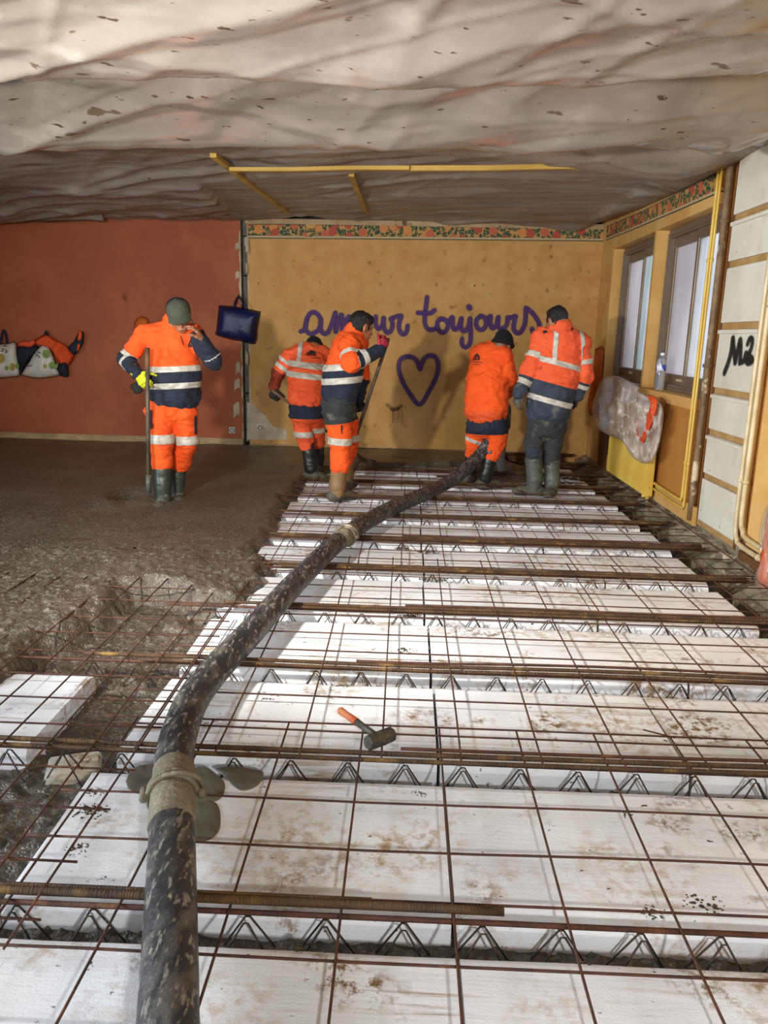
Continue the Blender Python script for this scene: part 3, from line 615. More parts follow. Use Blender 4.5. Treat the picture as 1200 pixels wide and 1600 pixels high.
# ================================================================== PLASTIC FILM UNDER THE CEILING
mat('film', '#8a8279', '#776f67', 1.6, .22, .12, 11, spots=[('#968e85', 2.7, .56, .12), ('#927365', 1.3, .66, .1), ('#55473b', 8, .672, .03, (.6, 1.4, 1), 7.0), ('#45392f', 17, .68, .03, (.6, 1.5, 1), 4.0)], spec=.8, coat=.25, bdetail=6)
mat('film_dull', '#9a9188', '#857d75', 2.2, .48, .2, 9, spots=[('#6f665d', 3.2, .58, .1, (.5, 2, 1), 7.0), ('#4b3f36', 15, .69, .03, (.6, 1.5, 1), 4.0)], spec=.35)
def prof(y, K):
    ys, zs_ = zip(*K); return np.interp(y, ys, zs_)
def film(name, x0, x1, y0, y1, K, st, seed, label, extra=None, drop=None):
    xs = np.concatenate([np.arange(x0, -3.6, .08), np.arange(-3.6, x1, st), [x1]]) if y0 < 0 else np.append(np.arange(x0, x1, st), x1); ys = np.append(np.concatenate([np.arange(y0, 2.4, .12), np.arange(2.4, y1, st*.75)]) if y0 < 0 else np.arange(y0, y1, st*.8), y1); X, Y = np.meshgrid(xs, ys, indexing='ij'); q = np.stack([X, Y, X*0], -1)
    wob = .22*vnoise(np.stack([X*.45, X*0+seed, X*0], -1), seed)+.06*vnoise(np.stack([X*1.7, X*0, X*0+seed], -1), seed+1)
    d = .06; Z = (prof(Y+wob-d, K)+prof(Y+wob, K)*2+prof(Y+wob+d, K))/4
    def crease(ang, fx, fy, sd, p):
        c, s = math.cos(ang), math.sin(ang); u = (X*c+Y*s)*fx; v = (-X*s+Y*c)*fy
        n = vnoise(np.stack([u+.6*vnoise(np.stack([u*.7, v*.3, u*0], -1), sd+5), v, u*0+sd], -1), sd); return np.maximum(0, 1-np.abs(n)*p)
    Z -= .055*crease(-.30, .22, 1.0, seed+2, 2.0)+.034*crease(-.42, .24, 2.1, seed+3, 3.4)+.020*crease(-.62, .2, 2.0, seed+8, 4)+.016*crease(.22, .2, 2.0, seed+4, 4)+.005*crease(-.12, .35, 7, seed+6, 2.4)+.010*crease(-1.0, .4, 2.6, seed+7, 5)+.006*crease(-.45, .4, 5, seed+12, 3)
    Z += .03*fbm(q*.8, seed+9, 2)+.0015*fbm(q*9, seed+10, 2)
    if extra is not None: Z = extra(X, Y, Z)
    Z = np.minimum(Z, 2.9)
    o = gmesh(name, np.stack([X, Y, Z], -1).reshape(-1, 3), grid(len(xs), len(ys)), 'film' if y0 < 0 else 'film_dull'); tag(o, label, 'plastic sheet', 'plastic sheets under the ceiling')
    so = o.modifiers.new('thickness', 'SOLIDIFY'); so.thickness = .002
    return o
KN = [(-3, 2.50), (1.2, 2.52), (2.2, 2.66), (2.75, 2.63), (3.3, 2.51), (3.62, 2.43), (3.76, 2.44), (3.90, 2.64), (4.2, 2.69), (4.65, 2.54), (4.88, 2.46), (5.0, 2.475), (5.14, 2.66), (5.3, 2.70)]
def ext_near(X, Y, Z):
    w = sstep(1.7, 2.15, X)*sstep(4.2, 5.0, Y); Z = Z*(1-w)+w*(2.62-.02*X)
    return Z
film('plastic_sheet', XL+.1, XR-.006, -2.4, 5.3, KN, .021, 11, 'crumpled translucent plastic sheet hanging nearest the camera under the ceiling', ext_near)
KR = [(4.9, 2.72), (5.15, 2.66), (5.6, 2.60), (6.05, 2.63), (6.35, 2.69), (7.2, 2.68), (8.3, 2.66), (9.0, 2.665), (9.43, 2.68)]
def ext_rear(X, Y, Z):
    Z = Z-.22*np.exp(-(((X+4.9)/1.0)**2+((Y-8.7)/.55)**2))-.07*np.exp(-(((X-1.25)/.75)**2+((Y-7.9)/1.0)**2))-.10*np.exp(-(((X-1.7)/.6)**2+((Y-6.1)/.6)**2))
    w = sstep(1.85, 2.2, X); Z = np.where((np.abs(X) < 1.9) & (Y > 6.15) & (Y < 9.0), np.maximum(Z, 2.628+.014*np.abs(vnoise(np.stack([X*1.2, Y*9+X*.8, X*0], -1), 77))), Z); zr = np.interp(Y, [5, 5.76, 6.92, 8.03, 9.3], [2.60, 2.57, 2.585, 2.62, 2.70]); return Z*(1-w)+w*zr
film('plastic_sheet', XL+.1, XR-.005, 5.12, YB-.02, KR, .025, 47, 'dull grey plastic sheet behind the yellow battens along the back wall', ext_rear)
# free corner of film hanging down at the far left
V = []; n, m_ = 26, 18
for i in range(n):
    for j in range(m_):
        u, v = i/(n-1), j/(m_-1); top = ony(-40+200*u, 262+52*u, 8.9); bot = ony(-40+205*u, 330+8*math.sin(3*u)+12*u-14*(u < .12), 9.15)
        p = top*(1-v)+bot*v; p = p+np.array([.02*math.sin(9*u+3*v), -.08*math.sin(math.pi*v)+.03*vnoise(np.array([[u*7, v*3, 2]]))[0], .02*vnoise(np.array([[u*6, v*5, 7]]))[0]]); V.append(p)
o = mesh('plastic_sheet', V, grid(n, m_), 'film_dull', None, True); tag(o, 'loose flap of plastic sheet hanging over the top of the red wall', 'plastic sheet', 'plastic sheets under the ceiling')
o.modifiers.new('thickness', 'SOLIDIFY').thickness = .003
# yellow battens holding the film
def batten(a, b, w_, h_, label, parent=None):
    a, b = np.array(a), np.array(b); d = b-a; d /= np.linalg.norm(d); s = np.cross(d, [0, 0, 1.]); s /= np.linalg.norm(s); V = []
    for p in (a, a*.66+b*.34+[0, 0, -.004], a*.33+b*.67+[0, 0, .003], b):
        V += [p+s*w_/2, p-s*w_/2, p-s*w_/2+[0, 0, h_], p+s*w_/2+[0, 0, h_]]
    Fc = [(4*i+k, 4*i+(k+1) % 4, 4*i+4+(k+1) % 4, 4*i+4+k) for i in range(3) for k in range(4)]+[(3, 2, 1, 0), (12, 13, 14, 15)]
    o = mesh('wooden_batten', V, Fc, 'batten_wood'); tag(o, label, 'batten', 'yellow battens under the ceiling')
    return o
za = 2.585
A1, A2, A3 = onz(360, 268, za), onz(640, 266, za), onz(1010, 264, za)
batten(A1, A2, .05, .028, 'yellow wooden cross batten nailed below the film, left length')
batten(A2+[0, .03, 0], A3, .05, .035, 'yellow wooden cross batten reaching the right windows')
batten(onz(333, 246, za+.03), onz(449, 334, za+.02), .05, .03, 'yellow batten running back to the wall at the left of the cross batten')
batten(onz(549, 276, za+.03), onz(571, 331, za+.02), .045, .03, 'short yellow batten running back to the wall near mid ceiling')
c = onz(948, 264, za-.004); pl = box('splice_plate', c[0]-.12, c[0]+.12, c[1]-.03, c[1]-.005, za-.01, za+.035, 'cream_trim'); tag(pl, 'pale frayed splice plate on the right end of the cross batten', 'plate')

# ================================================================== HOSE
mat('hose_rubber', '#222224', '#313133', 6, .5, .25, 45, spots=[('#55534f', 22, .47, .18, (1.3, .4, 1), 12.0), ('#7f7a70', 60, .56, .08, (1.2, .4, 1), 8.0), ('#958b76', 40, .68, .05, (1, .5, 1), 10.0)])
mat('muddy_steel', '#857d6c', '#6f6756', 14, .7, .5, 60, metal=.2, spots=[('#a99c84', 9, .6, .06)])
hz_ = .058
HP = [onz(x, y, hz_) for x, y in [(664, 772), (650, 778), (600, 800), (540, 837), (470, 902), (390, 990), (315, 1072), (279, 1150), (270, 1240), (268, 1350), (265, 1500), (262, 1600)]]
d0 = HP[-1]-HP[-2]; HP += [HP[-1]+d0*1.5+[0, 0, .05], HP[-1]+d0*4+[-.05, -.2, .35]]
hose_end = [ony(784, 735, 7.62), ony(782, 712, 7.60), ony(788, 668, 7.56), ony(789, 640, 7.50), ony(786, 640, 7.42), ony(776, 668, 7.36), ony(757, 702, 7.28), ony(741, 720, 7.20), ony(715, 744, 6.98), ony(690, 759, 6.75)]
hs = empty('concrete_hose', HP[6]*[1, 1, 0]); tag(hs, 'thick black concrete pump hose lying across the mesh toward the workers', 'hose')
hp = spline(hose_end[2:]+HP, 8)
V, Fc = tubeVF(hp, .060, 20); V = np.array(V)
tube('hose_body', hp, .060, 'hose_rubber', hs, 20)
mat('nozzle_rubber', '#6f6c6e', '#5a5759', 8, .6, .3, 40)
tube('nozzle_pipe', spline(hose_end[:5], 6), np.linspace(.042, .05, 25), 'nozzle_rubber', hs, 14)
def coupling(c, d, label):
    d = d/np.linalg.norm(d); c = np.array(c)
    col = tube('hose_ferrule', [c-d*.16, c-d*.155, c-d*.02, c+d*.02, c+d*.12, c+d*.125], [.0605, .0625, .063, .063, .0625, .0605], 'muddy_steel', hs, 22); col['label'] = label
    u = np.cross(d, [0, 0, 1.]); u /= np.linalg.norm(u); w = np.cross(u, d)
    for o_, r_ in ((-.010, .0095), (.010, .0085)):
        ring = [c+d*o_+(u*math.cos(t)+w*math.sin(t))*.068 for t in np.linspace(0, 2*math.pi, 33)]
        tube('clamp_ring', ring, r_, 'muddy_steel', col, 8)
    arc = [c+d*(.02-.05*math.sin(t*1.2))+(u*math.cos(t)+w*math.sin(t))*(.080+.008*math.sin(2*t)) for t in np.linspace(-.3, 1.9, 14)]
    tube('clamp_lever', arc, .0075, 'muddy_steel', col, 8)
    for t in (0.0, math.pi*.97):
        q = c+(u*math.cos(t)+w*math.sin(t))*.080; tube('clamp_bolt', [q-d*.025, q+d*.025], [.012, .012], 'muddy_steel', col, 8)
i1 = np.argmin([np.linalg.norm(p-onz(537, 839, hz_)) for p in hp]); i2 = np.argmin([np.linalg.norm(p-onz(270, 1240, hz_)) for p in hp])
coupling(hp[i1], hp[i1]-hp[i1+1], 'muddy steel coupling with clamp'); coupling(hp[i2], hp[i2]-hp[i2+1], 'muddy steel coupling with clamp')

# ================================================================== HAMMER
mat('hammer_steel', '#59564c', '#47453d', 25, .55, .4, 70, metal=.5, spots=[('#6f6a58', 18, .58, .08)])
mat('orange_grip', '#b8552f', '#a8683f', 12, .7, .2, 60)
a = onz(530, 1109, .035); b = onz(594, 1154, .028)
hm = empty('club_hammer', b*[1, 1, 0]); tag(hm, 'club hammer with orange and grey handle lying on the mesh', 'hammer')
d = (b-a)/np.linalg.norm(b-a); t = np.cross([0, 0, 1.], d); t /= np.linalg.norm(t); w = np.cross(d, t)
L_ = np.linalg.norm(b-a)
tube('handle', [a+d*(L_*.42), a+d*(L_*.7), b+d*.03], [.013, .0115, .011], 'hammer_steel', hm, 10)
tube('rubber_grip', [a, a+d*.008, a+d*(L_*.2), a+d*(L_*.44)], [.009, .014, .0125, .0145], 'orange_grip', hm, 12)
V = []
hd = n_ = None
for s, r_ in ((-.056, .022), (-.05, .029), (-.016, .030), (.016, .030), (.05, .029), (.056, .022)):
    for k in range(8):
        an = math.pi/8+k*math.pi/4; V.append(b+t*s+(d*math.cos(an)+w*math.sin(an))*r_*.9)
mesh('hammer_head', V, [(8*i+k, 8*i+(k+1) % 8, 8*i+8+(k+1) % 8, 8*i+8+k) for i in range(5) for k in range(8)]+[tuple(range(8))[::-1], tuple(40+k for k in range(8))], 'hammer_steel', hm)

# ================================================================== RADIATOR, PIPES AND OTHER THINGS ON THE RIGHT
XF = XR-.10
ra = empty('radiator', (XF, 7.6, .06)); tag(ra, 'flat yellow panel radiator under the windows, half hidden by plastic', 'radiator')
y0, y1 = R(1013, 735, .10)[1], R(951, 700, .10)[1]; zb_ = .045
P = []; ny = 64
yy = np.linspace(y0, y1, ny*2+1); V = []
for z in (zb_, .80):
    for i, y in enumerate(yy): V.append((XF-(.006 if i % 2 else 0), y, z))
n = len(yy); mesh('ribbed_front', V, [(i, i+1, n+i+1, n+i) for i in range(n-1)], 'yellow_paint', ra)
box('radiator_body', XF, XF+.055, y0, y1, zb_, .80, 'yellow_paint', ra, .004); box('top_grille', XF-.004, XF+.06, y0, y1, .80, .815, 'yellow_paint', ra, .003)
for y in (y0+.05,): tube('radiator_valve', [(XF+.02, y-.03, zb_-.03), (XF+.02, y-.03, zb_+.05)], .018, 'yellow_paint', ra, 10); tube('valve_cap', [(XF-.03, y-.03, zb_), (XF+.02, y-.03, zb_)], .014, 'yellow_paint', ra, 10)
box('wall_bracket', XF+.05, XR, y0+.2, y0+.24, .3, .36, 'brown_alu', ra); box('wall_bracket', XF+.05, XR, y1-.24, y1-.2, .3, .36, 'brown_alu', ra)
bp = box('brown_post', XR-.03, XR, R(952, 700)[1]+.02, R(940, 700)[1]+.02, -.08, .62, 'brown_wood', wr, .004)
def pipe(name, P, r, m, label, group=None, clips=()):
    e = empty(name, (P[0][0], P[0][1], 0)); tag(e, label, 'pipe', group); tube('pipe_run', spline(P, 6), r, m, e, 12)
    for c, ax in clips:
        c = np.array(c); ax = np.array(ax); tube('pipe_clip', [c-ax*.012, c+ax*.012], r*1.45, m, e, 12)
    return e
pipe('heating_pipe', [(XR-.03, 5.985, 2.62), (XR-.03, 5.985, 1.5), (XR-.03, 5.985, .5), (XR-.03, 5.985, .22), (XR-.03, 6.0, .165), (XR-.03, 6.06, .15), (XR-.03, 6.5, .155), (XR-.045, 6.95, .17), (XF+.02, y0+.0, .12)], .0125, 'yellow_paint', 'slim yellow heating pipe, the one nearer the window', 'yellow heating pipes', [((XR-.03, 5.985, 1.95), (0, 0, 1)), ((XR-.03, 5.985, .45), (0, 0, 1))])
pipe('heating_pipe', [(XR-.03, 5.93, 2.62), (XR-.03, 5.93, 1.5), (XR-.03, 5.93, .5), (XR-.03, 5.93, .16), (XR-.03, 5.945, .11), (XR-.03, 6.02, .095), (XR-.03, 6.5, .105), (XR-.04, 6.9, .12)], .010, 'yellow_paint', 'slim yellow heating pipe, the one nearer the white boards', 'yellow heating pipes', [((XR-.03, 5.93, 1.95), (0, 0, 1)), ((XR-.03, 5.93, .45), (0, 0, 1))])
pipe('drain_pipe', [(XR-.02, 5.80, 2.70), (XR-.02, 5.80, 1.8), (XR-.02, 5.80, .9), (XR-.02, 5.80, .04)], .024, 'worn_pipe', 'worn brown drain pipe left of the white boards', None, [((XR-.02, 5.80, 1.2), (0, 0, 1)), ((XR-.02, 5.80, 2.2), (0, 0, 1))])
pipe('water_pipe', [(XR-.03, 4.975, 2.72), (XR-.03, 4.975, 1.6), (XR-.03, 4.975, .6), (XR-.03, 4.97, .22), (XR-.03, 4.93, .12), (XR-.03, 4.84, .09), (XR-.03, 4.3, .085), (XR-.03, 3.6, .085)], .0165, 'cream_pipe', 'cream water pipe beside the white boards, left of the pair', 'cream water pipes', [((XR-.03, 4.975, .50), (0, 0, 1)), ((XR-.03, 4.60, .088), (0, 1, 0))])
pipe('water_pipe', [(XR-.03, 4.905, 2.72), (XR-.03, 4.905, 1.6), (XR-.03, 4.905, .6), (XR-.03, 4.90, .27), (XR-.03, 4.86, .19), (XR-.03, 4.78, .155), (XR-.03, 4.3, .15), (XR-.03, 3.6, .15)], .0165, 'cream_pipe', 'cream water pipe beside the white boards, right of the pair', 'cream water pipes', [((XR-.03, 4.905, .50), (0, 0, 1)), ((XR-.03, 4.55, .152), (0, 1, 0))])
a = R(1150, 870); box('skirting_board', XR-.012, XR+.02, 3.6, 4.93, -.03, .045, 'brown_wood', wr, .004)
# padded shapes that hang on a wall: rings shrink from the traced outline to its centre while the thickness grows
def pad(name, pts, proj_, depth, m, parent=None, base=.0, wr_=.02, seed=0, power=.5, rings=8, fold=None, centre=None, sub=5, wfreq=16, ridge=0):
    Q = [np.array(p, float) for p in pts]; c2 = np.mean(Q, 0) if centre is None else np.array(centre, float)
    S = spline([(*q, 0) for q in Q+[Q[0]]], sub)[:-1, :2] if sub > 1 else np.array(Q); n = len(S); V = []
    def add(px, py, off): V.append(proj_(px, py, off))
    for k in range(rings):
        f = 1-k/rings; hgt = depth*(1-f**3)**power
        Qa = c2+(S-c2)*f; Wn = wr_*(1-f**6)*fbm(np.stack([Qa[:, 0]/wfreq, Qa[:, 1]/wfreq*.5, Qa[:, 0]*0+seed], -1), seed, 3)
        if ridge: Wn = Wn-ridge*(1-f**6)*np.abs(vnoise(np.stack([Qa[:, 0]/wfreq*1.3, Qa[:, 1]/wfreq*.35, Qa[:, 0]*0+seed+9], -1), seed+3))
        for i, s in enumerate(S):
            q = Qa[i]; w = Wn[i]
            if fold: w += fold[0]*(1-f**4)*math.sin(q[0]/fold[1]+q[1]/fold[2]+seed)
            add(q[0], q[1], base+hgt+w)
    add(c2[0], c2[1], base+depth+wr_*fbm(np.array([[c2[0]/wfreq, c2[1]/wfreq*.5, seed]]), seed, 3)[0])
    add(c2[0], c2[1], base)
    Fc = [(r*n+i, r*n+(i+1) % n, (r+1)*n+(i+1) % n, (r+1)*n+i) for r in range(rings-1) for i in range(n)]
    Fc += [((rings-1)*n+i, (rings-1)*n+(i+1) % n, rings*n) for i in range(n)]+[((i+1) % n, i, rings*n+1) for i in range(n)]
    return mesh(name, V, Fc, m, parent, True)
def film_mat(name, c, alpha, rough=.25):
    m = bpy.data.materials.new(name); m.use_nodes = True; p = m.node_tree.nodes['Principled BSDF']; p.inputs['Base Color'].default_value = srgb(c); p.inputs['Roughness'].default_value = rough; p.inputs['Alpha'].default_value = alpha; p.inputs['Specular IOR Level'].default_value = .8; MATS[name] = m
film_mat('thin_film', '#f1ebe8', .42); film_mat('thin_film_clear', '#c9bca8', .35)
mat('hi_vis_orange', '#e2561f', '#d64c18', 5, .75, .3, 60, spots=[('#c2481a', 3, .6, .2)])
mat('orange_cloth', '#c9641c', '#b5530f', 5, .8, .3, 50)
mat('navy_cloth', '#1a2233', '#141a28', 6, .85, .3, 60)
o = pad('plastic_bag', [(942, 590), (962, 587), (984, 596), (998, 604), (1000, 613), (1030, 628), (1037, 648), (1031, 690), (1020, 720), (1004, 724), (986, 712), (972, 690), (956, 683), (932, 668), (925, 640), (932, 612)], R, .13, 'thin_film', None, .11, .03, 3, .45, 18, wfreq=8, ridge=.12)
tag(o, 'crumpled translucent plastic bag draped over the yellow radiator', 'plastic bag')
e = empty('orange_garment', R(1014, 655, .2)); tag(e, 'orange garment showing through the plastic bag on the radiator', 'garment')
pad('garment_fold', [(1011, 617), (1020, 618), (1027, 624), (1026, 640), (1020, 657), (1011, 653), (1014, 640), (1016, 628)], R, .04, 'hi_vis_orange', e, .165, .01, 4)
pad('garment_fold', [(1012, 648), (1021, 652), (1014, 674), (1004, 696), (999, 688), (1005, 668)], R, .04, 'hi_vis_orange', e, .165, .01, 5)
pad('garment_fold', [(992, 652), (996, 656), (1001, 680), (999, 688), (993, 672)], R, .03, 'hi_vis_orange', e, .15, .01, 6)
o = pad('orange_curtain', [(930, 545), (943, 543), (942, 575), (939, 610), (936, 648), (930, 652), (916, 640), (922, 605), (927, 575)], R, .03, 'orange_cloth', None, .005, .006, 5, fold=(.012, 1.3, 14), rings=6); tag(o, 'orange cloth hanging in the corner beside the far window', 'cloth')
o = pad('orange_garment', [(1225, 770), (1200, 800), (1193, 840), (1186, 880), (1181, 905), (1186, 922), (1204, 930), (1225, 930)], R, .10, 'hi_vis_orange', None, .02, .03, 6, fold=(.015, 4, 30)); tag(o, 'orange garment slumped at the foot of the wall by the right picture edge', 'garment')
o = pad('plastic_bag', [(1225, 755), (1198, 790), (1187, 825), (1186, 850), (1194, 866), (1182, 892), (1176, 915), (1188, 930), (1225, 935)], R, .14, 'thin_film_clear', None, .02, .03, 8, wfreq=9); tag(o, 'clear plastic bag around the garment at the right picture edge', 'plastic bag')
# water bottle on the sill
mat('bottle_plastic', '#dfe6ec', None, rough=.08, trans=.85, spec=.6)
mat('blue_label', '#2c4fa0', '#e4e8ee', 14, .4, lo=.48, hi=.52, stretch=(1, 1, .4)); mat('bottle_cap', '#e6e9ee', None, rough=.35)
by = 7.02; bx_ = XR+.035; bz = .9455; wbt = empty('water_bottle', (bx_, by, bz)); tag(wbt, 'clear plastic water bottle with blue label standing on the window sill', 'bottle')
def lathe(name, prof_, c, m, parent, seg=20):
    V = [(c[0]+r*math.cos(2*math.pi*k/seg), c[1]+r*math.sin(2*math.pi*k/seg), c[2]+z) for r, z in prof_ for k in range(seg)]; n = len(prof_)
    return mesh(name, V, [(i*seg+k, i*seg+(k+1) % seg, (i+1)*seg+(k+1) % seg, (i+1)*seg+k) for i in range(n-1) for k in range(seg)]+[tuple(range(seg))[::-1], tuple((n-1)*seg+k for k in range(seg))], m, parent, True)
bpz = [(.036, .0), (.042, .008)]
for i in range(7): bpz += [(.042, .015+.02*i), (.039, .025+.02*i)]
bpz += [(.042, .16), (.042, .225), (.040, .25), (.030, .28), (.016, .298), (.015, .305)]
lathe('bottle_body', bpz, (bx_, by, bz), 'bottle_plastic', wbt); lathe('bottle_label', [(.0428, .17), (.0428, .222)], (bx_, by, bz), 'blue_label', wbt); lathe('bottle_cap', [(.017, .302), (.0175, .304), (.0175, .322), (.015, .325)], (bx_, by, bz), 'bottle_cap', wbt)

# ================================================================== BAGS AND JACKETS ON THE BACK WALL
mat('blue_bag', '#111a48', '#0c143c', 5, .42, .3, 14, spec=.4)
e = empty('tote_bag', B(372, 500)); tag(e, 'shiny dark blue tote bag hanging over the bare blocks', 'bag')
pad('bag_body', [(342, 477), (358, 478), (380, 481), (404, 486), (407, 489), (402, 512), (399, 537), (380, 534), (358, 530), (337, 523), (338, 515)], B, .09, 'blue_bag', e, .01, .02, 3, .6, sub=4, wfreq=18)
for off in (.03, .13): tube('bag_handle', spline([B(365, 481, off), B(368, 471, off*.8), B(373, 463, .02), B(378, 471, off*.8), B(384, 483, off)], 5), .011, 'blue_bag', e, 6)
hk = tube('coat_hook', [B(373, 464, 0), B(373, 464, .05), B(373, 460, .06)], .006, 'steel_wire'); tag(hk, 'small steel hook carrying the blue tote bag', 'hook')
mat('white_bag', '#cfcbc2', '#bcb7ad', 5, .45, .15, 14); mat('print_green', '#5d7a35', '#7f9a3c', 20, .5); mat('print_yellow', '#b5a53e', '#94842c', 20, .5); mat('print_dark', '#3b4234', None, rough=.5); mat('print_blue', '#2f3f78', None, rough=.5)
def print_blob(px, py, rx, ry, m, parent, off):
    V = [B(px+rx*math.cos(t), py+ry*math.sin(t), off) for t in np.linspace(0, 2*math.pi, 14, endpoint=False)]+[B(px+rx*math.cos(t), py+ry*math.sin(t), off-.012) for t in np.linspace(0, 2*math.pi, 14, endpoint=False)]
    mesh('printed_fruit', V, [tuple(range(14))]+[(i, (i+1) % 14, 14+(i+1) % 14, 14+i) for i in range(14)], m, parent)
def shop_bag(poly, prints, marks, handle, label, base=.012):
    e = empty('shopping_bag', B(poly[0][0], poly[0][1])); tag(e, label, 'bag', 'white shopping bags on the red wall')
    pad('bag_body', poly, B, .13, 'white_bag', e, base, .012, 5, .35, sub=3)
    for (x, y, rx, ry, m) in prints: print_blob(x, y, rx, ry, m, e, base+.142)
    for (x, y, dx, dy, m) in marks: tube('printed_mark', [B(x, y, base+.137), B(x+dx, y+dy, base+.137)], .006, m, e, 4)
    for h in handle: tube('bag_handle', spline([B(*p) for p in h], 5), .014, 'navy_cloth', e, 6)
shop_bag([(-34, 536), (-10, 536), (10, 536), (25, 534), (28, 556), (32, 586), (20, 590), (0, 592), (-34, 592)], [(1, 560, 6, 7.5, 'print_yellow'), (19, 573, 4, 6, 'print_yellow'), (27, 572, 3, 4, 'print_green'), (10, 575, 3, 3.5, 'print_green')],
         [(3, 545, 3, 1, 'print_dark'), (8, 546, 2, 2, 'print_dark'), (2, 549, 3, -1, 'print_dark'), (8, 551, 3, -2, 'print_dark'), (6, 541, 3, -1, 'print_dark')], [[(1, 537, .06), (3, 523, .03), (6, 516, .02), (9, 523, .03), (11, 537, .06)]], 'white shopping bag with yellow fruit print cut by the left picture edge')
shop_bag([(66, 537), (76, 541), (84, 556), (90, 574), (94, 586), (80, 590), (58, 592), (36, 588), (33, 583), (44, 566), (54, 549)], [(72, 553, 6, 7, 'print_green'), (81, 571, 5, 6, 'print_green'), (70, 572, 3, 3.5, 'print_yellow'), (88, 572, 2.5, 3.5, 'print_green')],
         [(54, 551, 2, 2, 'print_dark'), (58, 551, 2, -2, 'print_dark'), (56, 556, 3, -2, 'print_dark'), (60, 556, 2, 3, 'print_dark'), (61, 551, 2, 0, 'print_dark'), (40, 571.5, 3, 0, 'print_blue'), (44, 571.6, 3, -.2, 'print_blue'), (48, 571.4, 2, -.1, 'print_blue')], [], 'white shopping bag with green fruit print under the orange jacket', .03)
e = empty('work_jacket', B(75, 540)); tag(e, 'orange and navy work jacket hung in a bundle beside the shopping bags', 'jacket')
pad('jacket_body', [(56, 530), (64, 525), (72, 522), (82, 528), (92, 534), (104, 540), (112, 550), (116, 556), (110, 568), (100, 574), (90, 564), (80, 548), (68, 540), (54, 536)], B, .10, 'hi_vis_orange', e, .05, .05, 9, fold=(.02, 5, 6))
pad('jacket_sleeve', [(108, 540), (116, 532), (122, 520), (128, 517), (131, 522), (130, 536), (124, 546), (118, 554), (106, 552)], B, .07, 'navy_cloth', e, .04, .03, 2)
pad('sleeve_stripe', [(123, 518), (127, 517), (128, 527), (124, 533), (121, 530)], B, .02, 'hi_vis_orange', e, .105, .01, 2); pad('sleeve_stripe', [(121, 538), (125, 537), (124, 545), (120, 549)], B, .02, 'hi_vis_orange', e, .10, .01, 2)
pad('collar', [(68, 524), (70, 518), (72, 516), (75, 520), (77, 526)], B, .05, 'navy_cloth', e, .05, .01, 1)
pad('cuff', [(92, 567), (102, 564), (106, 572), (107, 588), (96, 588), (90, 582)], B, .09, 'navy_cloth', e, .04, .02, 6)
e = empty('work_jacket', B(40, 545)); tag(e, 'navy work jacket with orange shoulders hanging between the two shopping bags', 'jacket')
pad('jacket_body', [(27, 543), (36, 538), (50, 540), (60, 541), (54, 552), (46, 562), (38, 574), (32, 584), (29, 570), (26, 556)], B, .08, 'navy_cloth', e, .03, .03, 3)
pad('shoulder', [(27, 536), (36, 532), (46, 533), (54, 531), (56, 537), (48, 543), (36, 542), (28, 541)], B, .06, 'hi_vis_orange', e, .07, .02, 4)
o = pad('cloth_cap', [(209, 517), (211, 502), (219, 495), (228, 496), (233, 505), (231, 518), (220, 521)], B, .10, 'orange_cloth', None, .0, .01, 4); tag(o, 'small orange cloth bundle hung on the red wall behind the capped worker', 'cloth')
# ================================================================== PEOPLE
from mathutils.bvhtree import BVHTree
def nv(v): v = np.array(v, float); return v/(np.linalg.norm(v)+1e-12)
# --- primitives: ('c', a, b, ra, rb) round cone, ('e', a, b, (w,d), (w,d), widthdir) elliptic cone, ('s', centre, axes 3x3 rows, radii)
def pbox(p):
    if p[0] == 'c': P = np.stack([p[1], p[2]]); r = max(p[3], p[4])
    elif p[0] == 'e': P = np.stack([p[1], p[2]]); r = max(p[3]+p[4])
    else: P = np.stack([p[1], p[1]]); r = max(p[3])
    return P.min(0)-r, P.max(0)+r
def pdist(p, X):
    if p[0] == 's':
        q = (X-p[1])@np.asarray(p[2]).T/np.asarray(p[3]); L_ = np.sqrt((q*q).sum(-1)); return (L_-1)*min(p[3])
    a, b = p[1], p[2]; ab = b-a; L2 = ab@ab+1e-12; t = np.clip((X-a)@ab/L2, 0, 1)
    v = X-a-t[..., None]*ab
    if p[0] == 'c': return np.sqrt((v*v).sum(-1))-(p[3]+(p[4]-p[3])*t)
    ax = ab/math.sqrt(L2); w = nv(p[5]-ax*(p[5]@ax)); dd = np.cross(ax, w)
    rx = p[3][0]+(p[4][0]-p[3][0])*t; ry = p[3][1]+(p[4][1]-p[3][1])*t; m = np.minimum(rx, ry)
    return (np.sqrt((v@w/rx)**2+(v@dd/ry)**2+(v@ax/m)**2)-1)*m
def sdf_grid(prims, vox, k):
    bb = [pbox(p) for p in prims]; lo = np.min([b[0] for b in bb], 0)-vox*4; hi = np.max([b[1] for b in bb], 0)+vox*4
    n = np.ceil((hi-lo)/vox).astype(int)+1; D = np.full(n, .5)
    ax = [lo[i]+np.arange(n[i])*vox for i in range(3)]
    for p, (b0, b1) in zip(prims, bb):
        i0 = np.maximum(0, ((b0-.05-lo)/vox).astype(int)); i1 = np.minimum(n, ((b1+.05-lo)/vox).astype(int)+2)
        X = np.stack(np.meshgrid(*[ax[i][i0[i]:i1[i]] for i in range(3)], indexing='ij'), -1); d = pdist(p, X); s = tuple(slice(a, b) for a, b in zip(i0, i1))
        if k > 0:
            h = np.maximum(k-np.abs(D[s]-d), 0)/k; D[s] = np.minimum(D[s], d)-h*h*k*.25
        else: D[s] = np.minimum(D[s], d)
    return D, lo
